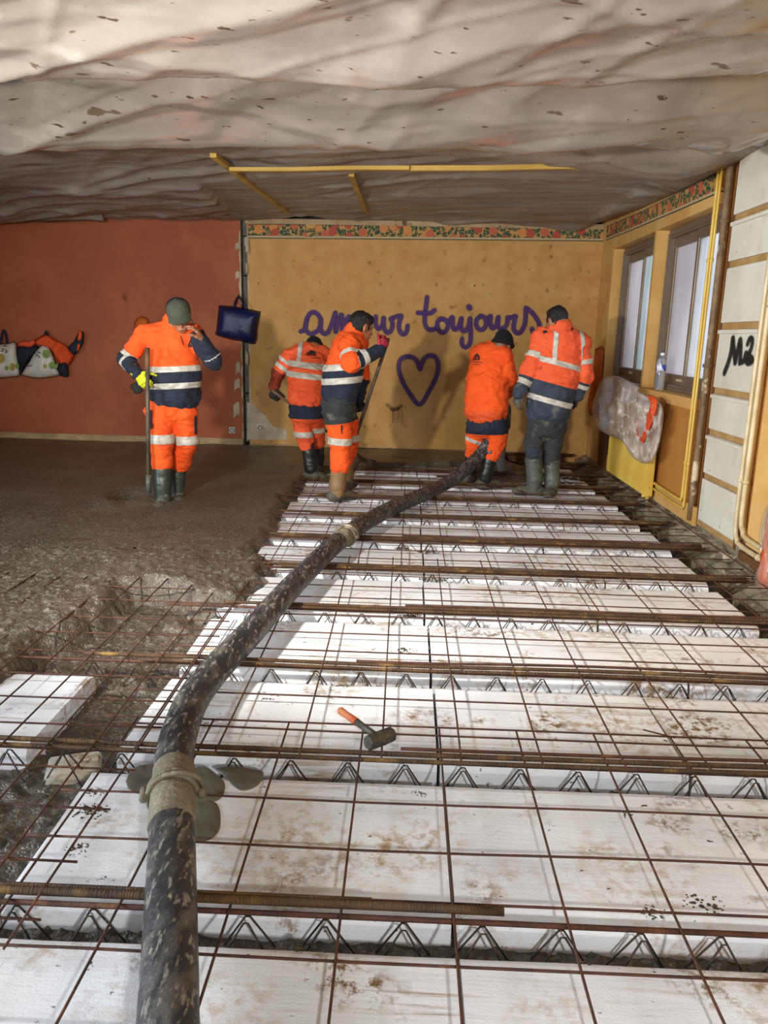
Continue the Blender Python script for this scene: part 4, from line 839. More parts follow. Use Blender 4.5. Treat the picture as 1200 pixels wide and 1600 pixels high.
def surface_nets(D, lo, vox):
    n = np.array(D.shape); S = D < 0
    cs = [S[dx:n[0]-1+dx, dy:n[1]-1+dy, dz:n[2]-1+dz] for dx in (0, 1) for dy in (0, 1) for dz in (0, 1)]
    cnt = sum(c.astype(np.int8) for c in cs); act = (cnt > 0) & (cnt < 8); idx = np.argwhere(act); N = len(idx)
    ids = np.full(act.shape, -1, np.int64); ids[tuple(idx.T)] = np.arange(N)
    acc = np.zeros((N, 3)); num = np.zeros(N); off = [(x, y, z) for x in (0, 1) for y in (0, 1) for z in (0, 1)]
    for a in off:
        for ax in range(3):
            if a[ax]: continue
            b = list(a); b[ax] = 1; da = D[tuple((idx+a).T)]; db = D[tuple((idx+b).T)]; m = (da < 0) != (db < 0); t = da/(da-db+1e-20)
            pos = np.array(a, float)+np.zeros((N, 3)); pos[:, ax] += np.where(m, t, 0); acc += np.where(m[:, None], pos, 0); num += m
    V = lo+(idx+acc/num[:, None])*vox; Q = []
    for ax in range(3):
        b1, b2 = [(1, 2), (2, 0), (0, 1)][ax]
        sl0 = [slice(1, -1)]*3; sl0[ax] = slice(0, n[ax]-1); sl1 = list(sl0); sl1[ax] = slice(1, n[ax])
        m = S[tuple(sl0)] != S[tuple(sl1)]; e = np.argwhere(m); o_ = np.array([1, 1, 1]); o_[ax] = 0; e = e+o_; fl = S[tuple(e.T)]
        def cid(d1, d2):
            q = e.copy(); q[:, b1] += d1; q[:, b2] += d2; return ids[tuple(q.T)]
        q = np.stack([cid(-1, -1), cid(0, -1), cid(0, 0), cid(-1, 0)], 1); q[~fl] = q[~fl][:, ::-1]; Q.append(q)
    return V, np.vstack(Q)
def vnormals(V, Q):
    fn = np.cross(V[Q[:, 2]]-V[Q[:, 0]], V[Q[:, 3]]-V[Q[:, 1]]); N = np.zeros_like(V)
    for k in range(4): np.add.at(N, Q[:, k], fn)
    return N/(np.linalg.norm(N, axis=1)[:, None]+1e-12)
def smooth(V, Q, it=1, f=.5):
    E = np.vstack([Q[:, [0, 1]], Q[:, [1, 2]], Q[:, [2, 3]], Q[:, [3, 0]]])
    for _ in range(it):
        A = np.zeros_like(V); c = np.zeros(len(V)); np.add.at(A, E[:, 0], V[E[:, 1]]); np.add.at(A, E[:, 1], V[E[:, 0]]); np.add.at(c, E[:, 0], 1); np.add.at(c, E[:, 1], 1)
        V = V*(1-f)+f*A/np.maximum(c, 1)[:, None]
    return V
def sculpt(prims, vox=.011, k=.03, wr_=.006, freq=(11, 11, 20), seed=0, sm=1):
    D, lo = sdf_grid(prims, vox, k); V, Q = surface_nets(D, lo, vox); V = smooth(V, Q, sm)
    if wr_:
        N = vnormals(V, Q); f = np.array(freq); q = V*f; q = q+.8*np.stack([vnoise(V*7+9, seed+1), vnoise(V*7+3, seed+2), vnoise(V*7, seed+3)], -1)
        V = V+N*(wr_*(fbm(q, seed, 3)+.8*(1-2*np.abs(vnoise(q*1.3, seed+7)))))[:, None]
    return V, Q
def part(name, prims, m, parent, vox=.011, k=.03, wr_=.006, freq=(11, 11, 20), seed=0, sm=1, label=None):
    V, Q = sculpt(prims, vox, k, wr_, freq, seed, sm); o = gmesh(name, V, Q, m, parent)
    if label: o['label'] = label
    return o
def garment(name, prims, m, parent, zones, vox=.011, k=.03, wr_=.006, freq=(11, 11, 20), seed=0):
    """zones: list of (set of primitive ids, co0, n0, co1, n1, name, material, lift). Cuts the cloth along two planes per zone;
    lift 0 replaces the cloth by another panel, lift > 0 sews a strip on top"""
    V, Q = sculpt(prims, vox, k, wr_, freq, seed); N = vnormals(V, Q); T = np.vstack([Q[:, [0, 1, 2]], Q[:, [0, 2, 3]]])
    def owner(C): return np.stack([pdist(p, C) for p in prims]).argmin(0)
    def cut(V, N, T, ids, co, nn):
        s = (V-co)@nn; st = s[T]; C = V[T].mean(1); cr = (st.min(1) < -1e-6) & (st.max(1) > 1e-6); ix = np.flatnonzero(cr)
        if not len(ix): return V, N, T
        ix = ix[np.isin(owner(C[ix]), list(ids))]
        if not len(ix): return V, N, T
        keep = np.ones(len(T), bool); keep[ix] = False; newv = {}; VV = []; NN = []; out = []; base = len(V)
        for t in T[ix]:
            poly = {1: [], -1: []}
            for i in range(3):
                p, q = t[i], t[(i+1) % 3]; sp, sq = s[p], s[q]
                if sp >= 0: poly[1].append(p)
                if sp <= 0: poly[-1].append(p)
                if sp*sq < 0:
                    key = (min(p, q), max(p, q))
                    if key not in newv:
                        f = sp/(sp-sq); newv[key] = base+len(VV); VV.append(V[p]+(V[q]-V[p])*f); NN.append(N[p]+(N[q]-N[p])*f)
                    poly[1].append(newv[key]); poly[-1].append(newv[key])
            for P in poly.values():
                for j in range(1, len(P)-1): out.append((P[0], P[j], P[j+1]))
        return np.vstack([V, np.array(VV).reshape(-1, 3)]), np.vstack([N, np.array(NN).reshape(-1, 3)]), np.vstack([T[keep], np.array(out, int).reshape(-1, 3)])
    for z in zones:
        for co, nn in ((z[1], z[2]), (z[3], z[4])): V, N, T = cut(V, N, T, z[0], np.array(co), np.array(nn))
    C = V[T].mean(1); ow = owner(C); take = np.full(len(T), -1); groups = []
    for zi, z in enumerate(zones):
        s_ = np.isin(ow, list(z[0])) & ((C-z[1])@z[2] > 0) & ((C-z[3])@z[4] < 0)
        if len(z) > 8: s_ &= (C-z[8][0])@z[8][1] > 0
        if z[7] == 0: take[s_] = zi
        groups.append(s_)
    N = N/(np.linalg.norm(N, axis=1)[:, None]+1e-9)
    def emit(nm, mask, mt, par, lift):
        F_ = T[mask]
        if not len(F_): return None
        u, inv = np.unique(F_, return_inverse=True); o = gmesh(nm, V[u]+N[u]*lift, inv.reshape(-1, 3), mt, par)
        try: o.data.normals_split_custom_set_from_vertices([tuple(x) for x in N[u]])
        except Exception: pass
        if lift: so = o.modifiers.new('thickness', 'SOLIDIFY'); so.thickness = lift*1.2; so.offset = -1
        return o
    root = emit(name, take < 0, m, parent, 0)
    for zi, (z, s_) in enumerate(zip(zones, groups)):
        emit(z[5], (take == zi) if z[7] == 0 else s_, z[6], root, z[7])
    return root
def band(ids, a, b, t0, t1, nm='reflective_band', m='reflective', lift=.004, tilt=None):
    a, b = np.array(a), np.array(b); d = nv(b-a) if tilt is None else nv(tilt); return (set(ids), a+(b-a)*t0, d, a+(b-a)*t1, d, nm, m, lift)
mat('reflective', '#c6c1b4', '#b2ada0', 20, .45, .1, 60, spec=.7, spots=[('#8d877a', 11, .66, .06)])
mat('orange_knit', '#f25a16', '#e64f10', 7, .85, .25, 70, spots=[('#c9440f', 9, .66, .1), ('#8d3a18', 14, .74, .05)])
mat('orange_dirty', '#ee6030', '#e2532a', 7, .8, .3, 50, spots=[('#8d3a22', 8, .66, .06), ('#4c2b1e', 13, .70, .04)])
mat('red_brown_cloth', '#8d2f16', '#6f2613', 9, .85, .3, 50)
mat('navy', '#1c2536', '#161d2b', 8, .85, .3, 60, spots=[('#3a3f48', 9, .68, .08)])
mat('navy_dirty', '#39424e', '#2c343f', 7, .85, .35, 50, spots=[('#5c5f5e', 8, .6, .1)])
mat('charcoal', '#353634', '#282a2b', 7, .85, .35, 50, spots=[('#55544c', 7, .6, .1)])
mat('boot_black', '#232724', '#1b1e1c', 7, .4, .15, 40, spots=[('#4d4c44', 8, .62, .08)])
mat('boot_green', '#394137', '#2f362e', 7, .4, .15, 40, spots=[('#57564c', 9, .62, .08)])
mat('boot_grey', '#54584e', '#444940', 7, .5, .2, 40, spots=[('#7a7868', 8, .6, .08)])
mat('boot_tan', '#8a6a42', '#75593a', 6, .6, .2, 40, spots=[('#5c4a35', 8, .64, .08)])
mat('boot_mud', '#5d5a4e', '#4a473d', 12, .75, .5, 50)
mat('skin', '#a9714f', '#995f41', 10, .55, .1, 90); mat('skin_dark', '#7d5238', '#6c452e', 10, .55, .1, 90)
mat('hair_black', '#17120f', '#0e0b09', 20, .6, .6, 160, stretch=(1, 1, .3)); mat('hair_brown', '#2a1d14', '#1c130d', 20, .6, .6, 160, stretch=(1, 1, .3))
mat('beanie_black', '#111113', '#0a0a0c', 30, .95, .6, 200, bstretch=(1, 1, .2))
mat('cap_grey', '#4f5045', '#44453b', 9, .85, .3, 80); mat('cap_black', '#191a1b', None, rough=.85)
mat('glove_yellow', '#cbd420', '#b5bd18', 12, .8, .3, 60, spots=[('#6f7420', 15, .68, .05)]); mat('glove_red', '#b32a3e', '#8f2032', 12, .8, .3, 60); mat('glove_black', '#1d1a18', '#141210', 12, .85, .3, 60); mat('glove_grey', '#6b675c', '#46443d', 14, .85, .4, 60)
mat('phone_black', '#0d0d10', None, rough=.15, spec=.7); mat('tool_steel', '#6a5e50', '#4b4138', 10, .6, .3, 60, metal=.5); mat('handle_wood', '#7a5334', '#5c3d26', 8, .65, .2, 40)
mat('logo_dark', '#33201a', None, rough=.8); mat('logo_red', '#a02020', None, rough=.8); mat('mouth', '#6b3a30', None, rough=.6); mat('eye_white', '#c9beb2', None, rough=.3); mat('eye_dark', '#1c1512', None, rough=.2)

def Pt(px, py, Y): return ony(px, py, Y)
def hand_prims(w, d, n, s, size=1.0, curl=.3, spread=.1, thumb=.6, tcurl=.3):
    """w wrist, d direction of the fingers, n palm side, s thumb side. Returns the primitives of palm, four fingers, thumb"""
    d, n = nv(d), nv(n); s = nv(s-d*(np.array(s)@d)); n = nv(n-d*(n@d)-s*(n@s)); z = size; pr = []
    kn = w+d*.095*z
    pr.append(('e', w+d*.01*z, w+d*.085*z, (.028*z, .017*z), (.042*z, .016*z), s)); pr.append(('c', w-d*.04*z, w+d*.02*z, .027*z, .026*z))
    for i, (o_, L_, r_) in enumerate(((.030, .078, .0098), (.010, .088, .0102), (-.011, .082, .0098), (-.031, .064, .0086))):
        p = w+d*(.088-.006*abs(i-1))*z+s*o_*z; fd = nv(d+s*spread*(1.5-i)*.25); a = 0.0
        for j, fr in enumerate((.45, .31, .24)):
            a += curl*(1.0 if j == 0 else 1.15); q = p+(fd*math.cos(a)+n*math.sin(a))*L_*fr*z; pr.append(('c', p, q, r_*z*(1-.09*j), r_*z*(.92-.09*j))); p = q
    p = w+d*.028*z+s*.03*z; td = nv(d*(1-thumb*.5)+s*thumb+n*.35)
    for L_, r_ in ((.042, .0135), (.034, .011), (.026, .0095)):
        q = p+td*L_*z; pr.append(('c', p, q, r_*z, r_*z*.9)); p = q; td = nv(td+n*tcurl-s*tcurl*.6)
    return pr
def head_prims(c, up, fw, sc=1.0):
    """c centre of the skull, up and forward directions"""
    up = nv(up); fw = nv(fw-up*(np.array(fw)@up)); rt = np.cross(fw, up); A = np.stack([rt, fw, up]); s = sc; f = lambda r, w_, u: c+(rt*r+fw*w_+up*u)*s
    pr = [('s', f(0, -.008, .012), A, (.076*s, .096*s, .098*s)), ('s', f(0, .028, -.052), A, (.058*s, .062*s, .068*s)), ('s', f(0, .062, -.098), A, (.028*s, .026*s, .022*s)),
          ('c', f(0, .088, .0), f(0, .112, -.036), .010*s, .0135*s), ('s', f(0, .078, .018), A, (.052*s, .018*s, .012*s)), ('s', f(.034, .066, -.03), A, (.022*s, .022*s, .02*s)), ('s', f(-.034, .066, -.03), A, (.022*s, .022*s, .02*s)),
          ('s', f(0, .086, -.066), A, (.026*s, .014*s, .009*s)), ('s', f(0, .083, -.078), A, (.022*s, .013*s, .009*s))]
    for e in (-1, 1): pr += [('s', f(e*.080, -.012, -.012), np.stack([nv(rt+fw*.35*e), nv(fw-rt*.35*e), up]), (.010*s, .021*s, .033*s))]
    return pr, f, A
def make_head(parent, c, up, fw, neck, m='skin', sc=1.0, body=()):
    pr, f, A = head_prims(c, up, fw, sc); pr += [('c', f(0, -.02, -.05), np.array(neck), .056*sc, .066*sc)]+list(body)
    h = part('body', pr, m, parent, .0085, .018, 0, sm=1)
    for e in (-1, 1):
        part('eye', [('s', f(e*.031, .083, .0), A, (.014*sc, .009*sc, .007*sc))], 'eye_dark', h, .004, 0, 0)
        tube('eyebrow', [f(e*.014, .096, .017), f(e*.033, .094, .022), f(e*.052, .082, .016)], .005*sc, 'hair_brown', h, 5)
    tube('lips', [f(-.022, .094, -.073), f(0, .101, -.072), f(.022, .094, -.073)], .005*sc, 'mouth', h, 6)
    return h, f, A
def hair(parent, f, A, m, s, seed):
    pr = [('s', f(0, -.018, .026), A, (.086*s, .100*s, .100*s)), ('s', f(0, -.052, -.026), A, (.072*s, .054*s, .062*s)), ('s', f(0, .045, .075), A, (.062*s, .045*s, .03*s))]
    return part('hair', pr, m, parent, .007, .02, .005, (45, 45, 25), seed)
def beanie(parent, f, A, s=1.0):
    pr = [('s', f(0, -.008, .050), A, (.088*s, .106*s, .084*s)), ('s', f(0, -.016, .120), A, (.05*s, .06*s, .03*s))]
    b = part('beanie', pr, 'beanie_black', parent, .008, .03, .003, (14, 14, 40), 3)
    ring = [f(.086*math.cos(t), -.008+.106*math.sin(t), .022+.012*math.sin(t)*-1) for t in np.linspace(0, 2*math.pi, 40)]
    tube('turned_brim', ring, .019*s, 'beanie_black', b, 8); return b
def boot(parent, knee, ankle, toe, m, foot_m=None, r0=.068, r1=.052, L_=.27, label=None):
    """rubber boot: knee = top of the shaft, ankle centre, toe = point of the foot on the ground"""
    a, t = np.array(ankle), np.array(toe); fd = nv(t-a*[1, 1, 0]-[0, 0, t[2]]); fd = nv(np.array([t[0]-a[0], t[1]-a[1], 0])); gz = t[2]
    h = a*[1, 1, 0]-fd*.055+[0, 0, gz+.045]; b = h+fd*(L_-.10); sd = np.cross(fd, [0, 0, 1.])
    pr = [('c', np.array(knee), a+[0, 0, .05], r0, r1*1.08), ('c', a+[0, 0, .06], a*[1, 1, 0]+[0, 0, gz+.07], r1*1.08, r1)]
    o = part('boot', pr, m, parent, .010, .03, .003, (10, 10, 24), 5, 1)
    part('boot_foot', [('e', h, b, (.044, .045), (.050, .040), sd), ('s', b+fd*.035-[0, 0, .008], np.stack([sd, fd, np.array([0, 0, 1.])]), (.048, .055, .034)), ('c', a*[1, 1, 0]+[0, 0, gz+.12], h+fd*.05, r1*1.02, .05)], foot_m or m, o, .009, .03, .002, (10, 10, 20), 6)
    part('boot_sole', [('e', h-[0, 0, .034]-fd*.004, b+fd*.05-[0, 0, .034], (.046, .014), (.044, .014), sd)], foot_m or 'boot_mud', o, .008, .0, 0)
    tube('boot_rim', [np.array(knee)+(np.cross(nv(a-knee), sd)*math.cos(q)+sd*math.sin(q))*(r0*1.0) for q in np.linspace(0, 2*math.pi, 24)], .006, m, o, 6)
    return o
def cam_decal(name, polys, target, m, parent, lift=.004):
    """patch sewn on a garment: an outline carried onto the cloth along the direction of view"""
    bv = BVHTree.FromPolygons([v.co for v in target.data.vertices], [p.vertices[:] for p in target.data.polygons]); V, Fc = [], []
    def hit(x, y):
        r = nv(ray(x, y)); h = bv.ray_cast(Vector(EYE), Vector(r))
        if h[0] is None: return None
        nn = np.array(h[1]); nn = nn if nn@r < 0 else -nn; return np.array(h[0])+nn*lift
    for P in polys:
        c = np.mean(P, 0); n = len(P); S = [np.array(P[i])+(np.array(P[(i+1) % n])-P[i])*t for i in range(n) for t in (0, .34, .67)]; k = len(V); q = len(S); ok = True; W_ = []
        for f in (1, .5, 0.02):
            for s in S:
                h = hit(*(c+(s-c)*f)); 
                if h is None: ok = False; break
                W_.append(h)
            if not ok: break
        if not ok: continue
        V += W_; Fc += [(k+r*q+i, k+r*q+(i+1) % q, k+(r+1)*q+(i+1) % q, k+(r+1)*q+i) for r in range(2) for i in range(q)]+[tuple(k+2*q+i for i in range(q))]
    if V:
        o = mesh(name, V, Fc, m, parent, True); return o
def person(label, loc):
    e = empty('person', loc); tag(e, label, 'person'); return e
Z_ = np.array([0, 0, 1.])

# ------------------------------------------------------------------ worker with the cap, telephoning
Y0 = 6.05
W1 = person('worker in grey cap, yellow glove and orange sweatshirt, holding a phone to his ear', onz(262, 790, -.03))
sR, sL = Pt(226, 520, Y0), Pt(303, 522, Y0+.02); wa = Pt(270, 614, Y0); ch = Pt(267, 545, Y0-.02); nk = Pt(272, 512, Y0-.02)
eR, wRt = Pt(198, 562, Y0-.02), Pt(214, 584, Y0-.20); eL, wL = Pt(333, 564, Y0-.10), Pt(317, 533, Y0-.16)
sw = nv(sL-sR)
pj = [('e', Pt(268, 530, Y0), Pt(271, 585, Y0-.03), (.185, .125), (.205, .150), sw), ('e', Pt(271, 585, Y0-.03), Pt(272, 617, Y0), (.205, .150), (.200, .145), sw),
      ('c', sR, eR, .070, .066), ('c', eR, wRt, .060, .046), ('c', sL, eL, .070, .064), ('c', eL, wL, .060, .045), ('c', Pt(240, 527, Y0), Pt(293, 529, Y0), .075, .075), ('c', nk+[0, 0, -.03], nk+[0, -.01, .045], .088, .076), ('c', nk+[0, 0, -.02], sR+[0, 0, -.01], .07, .062), ('c', nk+[0, 0, -.02], sL+[0, 0, -.01], .07, .062)]
zt, zb = Pt(268, 530, Y0), Pt(272, 617, Y0); sl_ = nv([.03, 0, -1.])
dn = lambda a, b, y, Y: (Pt(a, y, Y))
def hz(ids, y0, y1, nm, m, lift, cx, Y, tilt=0.0): return (set(ids), Pt(cx, y0, Y), nv([tilt, 0, -1]), Pt(cx, y1, Y), nv([tilt, 0, -1]), nm, m, lift)
zones = [hz({0, 1}, 574, 640, 'navy_hem', 'navy', 0, 270, Y0-.1, .06), hz({0, 1}, 572, 581, 'reflective_band', 'reflective', .005, 270, Y0-.1, .06), hz({0, 1}, 598, 607, 'reflective_band', 'reflective', .005, 270, Y0-.1, .06),
         band({2, 3}, sR, eR, .90, 3.5, 'navy_cuff', 'navy', 0), (set({3}), eR-(wRt-eR)*.6, nv(wRt-eR), wRt+(wRt-eR), nv(wRt-eR), 'navy_cuff', 'navy', 0), band({2}, sR, eR, .76, .90), band({3}, eR, wRt, .16, .28),
         band({4}, sL, eL, .10, 2.0, 'navy_sleeve', 'navy', 0), (set({5}), eL-(wL-eL), nv(wL-eL), wL+(wL-eL), nv(wL-eL), 'navy_sleeve', 'navy', 0), band({5}, eL, wL, .02, .22)]
j1 = garment('sweatshirt', pj, 'orange_knit', W1, zones, seed=1, wr_=.009)
hipR, hipL = Pt(247, 644, Y0-.01), Pt(288, 644, Y0+.02); kR, kL = Pt(253, 688, Y0-.08), Pt(291, 690, Y0+.06); bR, bL = Pt(253, 724, Y0-.04), Pt(282, 724, Y0+.15)
pt = [('e', Pt(268, 624, Y0), Pt(268, 642, Y0), (.170, .118), (.168, .122), sw), ('c', hipR, kR, .102, .084), ('c', kR, bR, .084, .080), ('c', hipL, kL, .103, .086), ('c', kL, bL, .086, .076)]
zones = [hz({1, 2}, 680, 694, 'reflective_band', 'reflective', .005, 254, Y0-.15), hz({3, 4}, 683, 697, 'reflective_band', 'reflective', .005, 294, Y0-.05)]
t1 = garment('work_trousers', pt, 'orange_knit', W1, zones, seed=2, wr_=.008, freq=(9, 9, 24))
cam_decal('thigh_pocket', [[(231, 628), (247, 628), (248, 640), (231, 640)], [(230, 641), (238, 641), (238, 671), (233, 670)]], t1, 'navy', t1, .008)
cam_decal('side_pocket', [[(303, 650), (307, 650), (307, 678), (303, 678)]], t1, 'navy', t1, .006)
cam_decal('chest_badge', [[(293, 540), (297, 531), (302, 536), (302, 542), (294, 543)]], j1, 'logo_dark', j1); cam_decal('zip', [[(281, 524), (283, 524), (287, 536), (286, 541)]], j1, 'red_brown_cloth', j1, .003)
boot(W1, bR+[0, 0, .02], Pt(254, 768, Y0-.06), np.array([*Pt(246, 790, Y0-.22)[:2], -.05]), 'boot_green', 'boot_mud', .074, .06)
boot(W1, bL+[0, 0, .02], Pt(277, 756, Y0+.16), np.array([*Pt(279, 770, Y0-.02)[:2], -.05]), 'boot_green', 'boot_mud', .068, .056)
hc = Pt(280, 494, Y0-.08); up1 = nv(Pt(279, 470, Y0-.02)-Pt(283, 515, Y0-.02)+np.array([0, -.10, 0])); fw1 = nv(np.array([.30, -.80, -.42]))
core = [('c', nk, wa, .09, .12), ('c', sR, eR, .04, .04), ('c', eR, wRt, .035, .028), ('c', sL, eL, .04, .04), ('c', eL, wL, .035, .028), ('c', hipR, kR, .055, .045), ('c', kR, bR, .045, .04), ('c', bR, Pt(254, 768, Y0-.06), .04, .03), ('c', hipL, kL, .055, .045), ('c', kL, bL, .045, .04), ('c', bL, Pt(277, 756, Y0+.16), .04, .03), ('c', wa, hipR, .1, .07), ('c', wa, hipL, .1, .07), ('c', nk, sR, .05, .04), ('c', nk, sL, .05, .04)]
hp_ = hand_prims(wL, Pt(305, 510, Y0-.20)-wL, Pt(290, 512, Y0)-wL, np.array([0, -1., .1]), 1.0, .42, .15, .5)
b1, f1, A1_ = make_head(W1, hc, up1, fw1, nk, 'skin', 1.0, core)
part('bare_hand', hp_, 'skin', b1, .0045, .008, 0)
s = 1.0
cp = part('cap', [('s', f1(0, -.012, .036), A1_, (.090, .108, .092))], 'cap_grey', b1, .008, .0, .002, (20, 20, 20), 2)
part('cap_back', [('s', f1(0, -.035, .038), A1_, (.0925, .094, .093))], 'cap_black', cp, .008, 0, .002, (20, 20, 20), 2)
V = []; 
for top in (0, 1):
    for i in range(13):
        for j in range(6):
            a = -1.15+2.3*i/12; r_ = j/5; x = .086*math.sin(a)*(1+.10*r_); y = .098*math.cos(a)*.86+.085*r_*(math.cos(a)**.6 if math.cos(a) > 0 else 0); V.append(f1(x, y, .034-.030*r_-.20*x*x*6+(.006 if top else 0)))
G_ = grid(13, 6); mesh('cap_visor', V, np.vstack([G_, G_[:, ::-1]+78]), 'cap_grey', cp, True)
part('cap_button', [('s', f1(0, -.012, .128), A1_, (.010, .010, .006))], 'cap_grey', cp, .004, 0, 0)
pc = Pt(305, 514, Y0-.15); pd = nv(Pt(300, 500, Y0-.14)-Pt(309, 526, Y0-.15)); ps = nv(np.array([.25, -.95, 0])); pn = np.cross(pd, ps); V = []
for u in (-.072, .072):
    for v in (-.034, .034):
        for w_ in (-.004, .004): V.append(pc+pd*u+ps*v+pn*w_)
ph = mesh('mobile_phone', V, [(0, 1, 3, 2), (4, 6, 7, 5), (0, 4, 5, 1), (2, 3, 7, 6), (0, 2, 6, 4), (1, 5, 7, 3)], 'phone_black'); tag(ph, 'dark mobile phone held to the ear of the capped worker', 'phone')
gp = wRt; gdir = Pt(231, 596, Y0-.26)-wRt
g = part('work_glove', hand_prims(wRt, Pt(228, 600, Y0-.26)-wRt, np.array([.3, 1., -.2]), np.array([1., -.1, .4]), 1.08, .75, .1, .75), 'glove_yellow', W1, .0048, .008, .001, (30, 30, 30), 3)
part('glove_cuff', [('c', wRt+(eR-wRt)*.28, wRt, .044, .040)], 'glove_yellow', g, .006, 0, .002, (30, 30, 30), 4)
part('hanging_glove', [('e', Pt(212, 602, Y0-.16), Pt(216, 612, Y0-.16), (.045, .02), (.038, .018), sw)], 'glove_black', W1, .007, .01, .004, (30, 30, 30), 8)
vb = empty('vibrating_poker', onz(232, 775, -.02)); tag(vb, 'long dark pole with pale tip that the capped worker pushes into the concrete', 'pole')
tube('pole_shaft', [Pt(230, 545, Y0-.23), Pt(231, 640, Y0-.25), Pt(232, 745, Y0-.27)], .0165, 'tool_steel', vb, 10); tube('pole_grip', [Pt(230, 543, Y0-.23), Pt(230.5, 580, Y0-.235)], .0185, 'handle_wood', vb, 10); tube('pole_tip', [Pt(232, 742, Y0-.27), Pt(232, 770, Y0-.275)], .021, 'boot_grey', vb, 10)

# ------------------------------------------------------------------ worker bending at the back, black beanie
Y0 = 7.45
W2 = person('bent worker in black beanie and striped orange jacket, back turned, holding a rake handle', onz(487, 750, -.03))
sw = np.array([1., .12, -.05]); sR, sL = Pt(453, 556, Y0+.22), Pt(506, 552, Y0+.30); eR, wR_ = Pt(434, 584, Y0+.22), Pt(427, 604, Y0+.12); eL, wL_ = Pt(520, 590, Y0+.45), Pt(512, 640, Y0+.50)
pj = [('e', Pt(480, 556, Y0+.26), Pt(479, 592, Y0+.08), (.185, .13), (.18, .14), sw), ('e', Pt(479, 592, Y0+.08), Pt(479, 620, Y0), (.18, .14), (.175, .14), sw), ('c', sR, eR, .072, .066), ('c', eR, wR_, .062, .050), ('c', sL, eL, .072, .062), ('c', eL, wL_, .06, .048), ('c', sR, sL, .066, .066), ('c', Pt(489, 556, Y0+.28), Pt(491, 552, Y0+.33), .068, .060)]
zones = [hz({0, 1}, 567, 576, 'reflective_band', 'reflective', .005, 480, Y0, -.1), hz({0, 1}, 583, 592, 'reflective_band', 'reflective', .005, 480, Y0, -.1), (set({0, 6}), Pt(463, 600, Y0), nv([1, 0, 0]), Pt(470, 600, Y0), nv([1, 0, 0]), 'shoulder_strap', 'reflective', .005), band({2}, sR, eR, .22, .38), band({2}, sR, eR, .52, .72), band({2, 3}, sR, eR, .86, 3, 'dark_sleeve', 'red_brown_cloth', 0), (set({3}), eR-(wR_-eR), nv(wR_-eR), wR_+(wR_-eR), nv(wR_-eR), 'dark_sleeve', 'red_brown_cloth', 0)]
zones[2] = (set({0, 6}), Pt(462, 600, Y0), nv([1, 0, 0]), Pt(469, 600, Y0), nv([1, 0, 0]), 'shoulder_strap', 'reflective', .0045, (Pt(466, 570, Y0), Z_))
j2 = garment('hi_vis_jacket', pj, 'orange_dirty', W2, zones, seed=12, wr_=.009)
cam_decal('back_logo', [[(478, 553), (486, 547), (493, 550), (494, 556), (479, 556)]], j2, 'logo_dark', j2); cam_decal('back_logo', [[(480, 555), (493, 555), (493, 557), (480, 557)]], j2, 'logo_red', j2, .006); cam_decal('logo_lettering', [[(486, 559), (500, 560), (500, 561), (486, 560)]], j2, 'logo_dark', j2)
hipR, hipL = Pt(470, 648, Y0), Pt(490, 648, Y0+.05); kR, kL = Pt(474, 674, Y0+.03), Pt(494, 672, Y0+.16); bR, bL = Pt(480, 697, Y0+.04), Pt(497, 690, Y0+.25)
pt = [('e', Pt(478, 626, Y0+.01), Pt(479, 644, Y0), (.155, .120), (.165, .125), sw), ('c', hipR, kR, .10, .084), ('c', kR, bR, .084, .07), ('c', hipL, kL, .10, .082), ('c', kL, bL, .08, .07)]
zones = [hz({0, 1, 3}, 600, 655, 'navy_seat', 'navy', 0, 478, Y0-.1), hz({1, 2}, 676, 685, 'reflective_band', 'reflective', .005, 474, Y0-.08), hz({3, 4}, 671, 679, 'reflective_band', 'reflective', .005, 494, Y0)]
t2 = garment('work_trousers', pt, 'orange_dirty', W2, zones, seed=13, wr_=.008)
cam_decal('side_pocket', [[(458, 640), (465, 636), (466, 660), (468, 672), (460, 668)]], t2, 'hi_vis_orange', t2, .008); cam_decal('pocket_trim', [[(466, 642), (468, 642), (470, 668), (466, 676), (465, 674), (468, 666)]], t2, 'navy', t2, .010)
boot(W2, bR+[0, 0, .03], Pt(486, 738, Y0+.02), np.array([*onz(499, 751, -.05)[:2], -.05]), 'boot_black', 'boot_mud', .064, .056, .25)
boot(W2, bL+[0, 0, .03], Pt(497, 722, Y0+.32), np.array([*onz(506, 733, -.05)[:2], -.05]), 'boot_black', 'boot_mud', .062, .054, .25)
nk = Pt(489, 548, Y0+.28); wa = Pt(479, 615, Y0); core = [('c', nk, wa, .09, .11), ('c', sR, eR, .04, .04), ('c', eR, wR_, .035, .028), ('c', sL, eL, .04, .04), ('c', eL, wL_, .035, .028), ('c', wa, hipR, .1, .07), ('c', wa, hipL, .1, .07), ('c', hipR, kR, .055, .045), ('c', kR, bR, .045, .04), ('c', bR, Pt(486, 738, Y0+.02), .04, .03), ('c', hipL, kL, .055, .045), ('c', kL, bL, .045, .04), ('c', bL, Pt(497, 722, Y0+.32), .04, .03), ('c', nk, sR, .05, .04), ('c', nk, sL, .05, .04)]
b2, f2, A2_ = make_head(W2, Pt(491, 549, Y0+.34), nv([.03, .55, .8]), nv([.35, .8, -.5]), nk, 'skin', 1.0, core); beanie(b2, f2, A2_)
part('work_glove', hand_prims(wR_, Pt(427, 622, Y0+.10)-wR_, np.array([.5, .8, 0]), np.array([.8, -.3, 0.]), 1.1, .75, .1, .7), 'glove_black', W2, .005, .008, .001, (30, 30, 30), 3)
